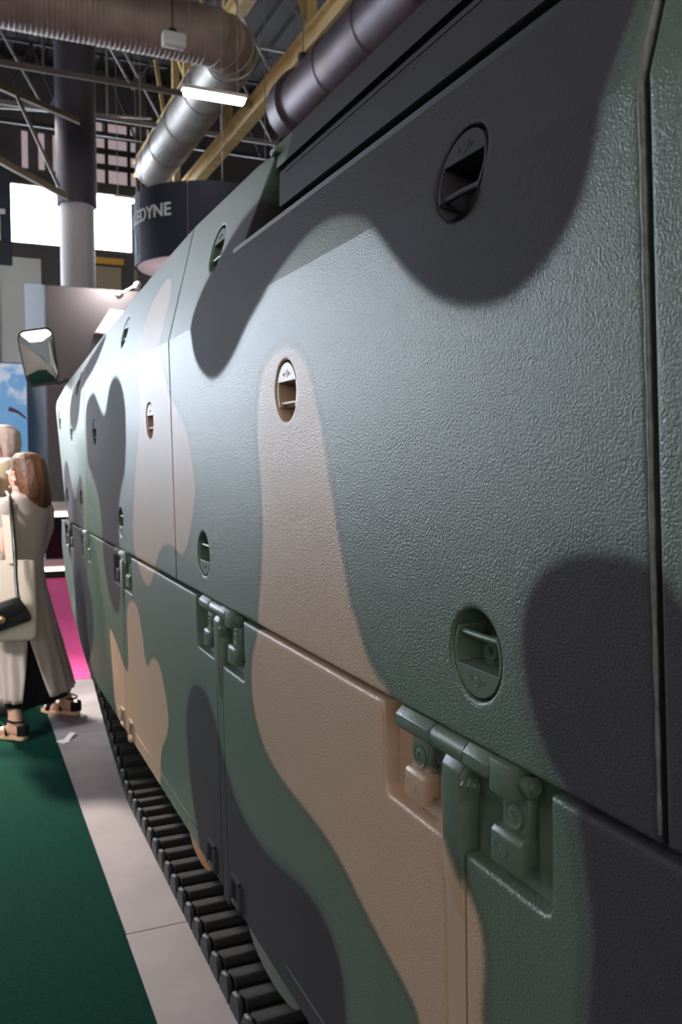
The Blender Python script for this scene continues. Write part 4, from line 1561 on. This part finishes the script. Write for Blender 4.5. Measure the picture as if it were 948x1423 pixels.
for s, fr in (('l', -0.19), ('r', 0.335)):
    ff = -0.037 if s == 'l' else -0.03
    mb = MB()
    P2 = [(-0.075, -0.018), (-0.06, -0.033), (0.0, -0.03), (0.08, -0.038), (0.15, -0.042), (0.195, -0.022), (0.2, 0.01), (0.17, 0.035), (0.08, 0.036), (0.0, 0.03), (-0.06, 0.033), (-0.075, 0.018)]
    mb.prism([(fr + b, ff + a) for a, b in P2], lambda r, f, d: w.P(r, f, d), 0.003, 0.03)
    sh = obj('sandal', mb, M['cork'], w.root, bevel=0.006, segs=2)
    mb = MB()
    mb.loft([[w.P(fr + 0.036 * math.sin(t), ff - 0.035 + 0.055 * -math.cos(t) * (1 if abs(t) < 2 else 1), z) for t in np.linspace(-1.5, 1.5, 9)] for z in (0.03, 0.06, 0.09)], closed=False)
    obj('heel_cup', mb, M['dress_black'], sh)
    mb = MB()
    mb.tube([w.P(fr + 0.046 * math.cos(t), ff - 0.005 + 0.05 * math.sin(t), 0.115 + 0.006 * math.sin(t)) for t in np.linspace(0, 2 * PI, 18)], 0.006, 6)
    mb.tube([w.P(fr - 0.042, ff + 0.03, 0.03), w.P(fr - 0.02, ff + 0.055, 0.075), w.P(fr + 0.03, ff + 0.045, 0.1)], 0.007, 6)
    mb.tube([w.P(fr + 0.042, ff + 0.03, 0.03), w.P(fr + 0.02, ff + 0.055, 0.075), w.P(fr - 0.03, ff + 0.045, 0.1)], 0.007, 6)
    obj('sandal_strap', mb, M['dress_black'], sh)
    mb = MB()
    mb.tube([w.P(fr - 0.046, ff + 0.13, 0.026), w.P(fr - 0.02, ff + 0.13, 0.06), w.P(fr + 0.02, ff + 0.13, 0.06), w.P(fr + 0.046, ff + 0.13, 0.026)], [0.014, 0.018, 0.018, 0.014], 8)
    obj('toe_band', mb, M['dress_black'], sh)

# cream tote bag and black handbag on her left side
t = thing('tote_bag', 'large cream canvas tote bag hanging behind the woman\'s hip', 'bag', (0.24, 5.24, 0.6))
mb = MB()
rings = []
for k, (z, a, b) in enumerate(((0.60, 0.13, 0.02), (0.62, 0.155, 0.04), (0.75, 0.16, 0.05), (0.95, 0.158, 0.035), (1.055, 0.156, 0.012))):
    rings.append([(0.235 + a * (abs(math.cos(q)) ** 0.35) * (1 if math.cos(q) > 0 else -1), 5.235 + b * math.sin(q), z - 0.03 * math.cos(q) * 0.3) for q in np.linspace(0, 2 * PI, 28, endpoint=False)])
mb.loft(rings)
obj('bag_body', mb, M['tote'], t, angle=60)
mb = MB()
for x in (0.255,):
    pth = [Vector((x, 5.20, 1.04)), Vector((x - 0.005, 5.25, 1.2)), Vector((x - 0.01, 5.33, 1.33)), Vector((x - 0.012, 5.42, 1.395)), Vector((x - 0.01, 5.52, 1.39))]
    mb.loft([[q + Vector((-0.02, 0, 0)), q + Vector((0.02, 0, 0)), q + Vector((0.02, 0.006, 0.004)), q + Vector((-0.02, 0.006, 0.004))] for q in pth])
obj('bag_strap', mb, M['tote'], t)
t = thing('handbag', 'black leather handbag with brass clasp hanging in front of the cream tote bag', 'bag', (0.22, 5.1, 0.68))
R = Matrix.Rotation(math.radians(-17), 3, 'Y')
c = Vector((0.215, 5.12, 0.765))
mb = MB()
mb.prism([(-0.13, -0.075), (0.125, -0.075), (0.135, -0.05), (0.105, 0.07), (-0.11, 0.07), (-0.135, -0.05)], lambda a, b, d: c + R @ Vector((a, d, b)), -0.04, 0.04)
obj('bag_body', mb, M['leather'], t, bevel=0.012, segs=2)
mb = MB()
mb.prism([(-0.112, 0.074), (0.107, 0.074), (0.112, 0.0), (0.09, -0.015), (-0.09, -0.015), (-0.118, 0.0)], lambda a, b, d: c + R @ Vector((a, d, b)), -0.047, -0.036)
obj('bag_flap', mb, M['leather'], t, bevel=0.004, segs=2)
mb = MB()
mb.lathe([(0.022, 0), (0.022, 0.006), (0.012, 0.010), (0, 0.010)], c + R @ Vector((-0.02, -0.046, -0.012)), (0, -1, 0), 14)
obj('bag_clasp', mb, M['brass'], t)
mb = MB()
mb.lathe([(0.012, 0), (0.012, 0.012)], c + R @ Vector((0.10, -0.02, 0.066)), (0, 0, 1), 10)
obj('strap_ring', mb, M['brass'], t)
mb = MB()
pth = [c + R @ Vector((0.10, -0.02, 0.075)), Vector((0.285, 5.15, 0.95)), Vector((0.285, 5.19, 1.1)), Vector((0.28, 5.27, 1.28)), Vector((0.275, 5.36, 1.39)), Vector((0.262, 5.44, 1.43)), Vector((0.25, 5.54, 1.41))]
mb.tube(pth, 0.010, 8)
obj('bag_strap', mb, M['leather'], t, angle=80)

# man
mn = Person('person', 'grey-haired man in a beige jacket and white collar, cut by the left edge', (0.26, 5.99, 0), (-0.9, 0.43))
J, B = skeleton(1.83, {'l': (-0.12, 0.0), 'r': (0.12, 0.02)}, {'l': ((-0.30, -0.02, 1.14), (-0.24, 0.2, 1.06)), 'r': ((0.29, -0.02, 1.14), (0.2, 0.22, 1.08))})
skin_body(mn, J, B, M['skin_pink'])
eyes_and_ears(mn, 1.83, M['skin_pink'])
obj('hair', blob(mn, [(1.838, 0, -0.02, 0.02, 0.02), (1.828, 0, -0.02, 0.055, 0.06), (1.79, 0, -0.035, 0.08, 0.085), (1.72, 0, -0.055, 0.085, 0.072), (1.655, 0, -0.06, 0.072, 0.055), (1.63, 0, -0.06, 0.055, 0.04)], wave=0.01), M['hair_grey'], mn.root, angle=70)
place('jacket', shell(mn, [(1.60, 0, -0.02, 0.075, 0.08), (1.55, 0, -0.01, 0.13, 0.10), (1.50, 0, 0, 0.205, 0.12), (1.38, 0, 0, 0.235, 0.15), (1.15, 0, 0, 0.215, 0.15), (0.95, 0, 0, 0.225, 0.16), (0.80, 0, 0, 0.23, 0.165)], n=48), M['jacket'], mn.root)
for sg, el, wr in ((-1, (-0.30, -0.02, 1.14), (-0.24, 0.2, 1.06)), (1, (0.29, -0.02, 1.14), (0.2, 0.22, 1.08))):
    mb = MB()
    mb.tube([mn.P(sg * 0.165, 0, 1.49), mn.P(sg * 0.225, 0, 1.43), mn.P(sg * 0.25, -0.01, 1.32), mn.P(*el), mn.P(*[a * 0.5 + b * 0.5 for a, b in zip(el, wr)]), mn.P(*wr)], [0.07, 0.082, 0.076, 0.066, 0.056, 0.05], 16)
    obj('jacket_sleeve', mb, M['jacket'], mn.root, angle=80)
mb = MB()
mb.tube([mn.P(0.066 * math.cos(t), 0.068 * math.sin(t) - 0.015, 1.605 - 0.012 * math.sin(t)) for t in np.linspace(0, 2 * PI, 20)], 0.02, 8)
obj('shirt_collar', mb, M['shirt'], mn.root, angle=80)
place('trousers', shell(mn, [(1.0, 0, 0, 0.17, 0.12), (0.85, 0, 0, 0.19, 0.13), (0.45, 0, 0, 0.185, 0.11), (0.1, 0, 0.01, 0.175, 0.09)], n=36), M['trousers'], mn.root)
for fr, ff in ((-0.12, 0.0), (0.12, 0.02)):
    mb = MB()
    mb.prism([(fr + b, ff + a) for a, b in [(-0.08, -0.02), (-0.06, -0.04), (0.05, -0.045), (0.14, -0.05), (0.2, -0.03), (0.215, 0.0), (0.2, 0.03), (0.14, 0.05), (0.05, 0.045), (-0.06, 0.04), (-0.08, 0.02)]], lambda r, f, d: mn.P(r, f, d), 0.003, 0.085)
    obj('shoe', mb, M['leather'], mn.root, bevel=0.02, segs=2)
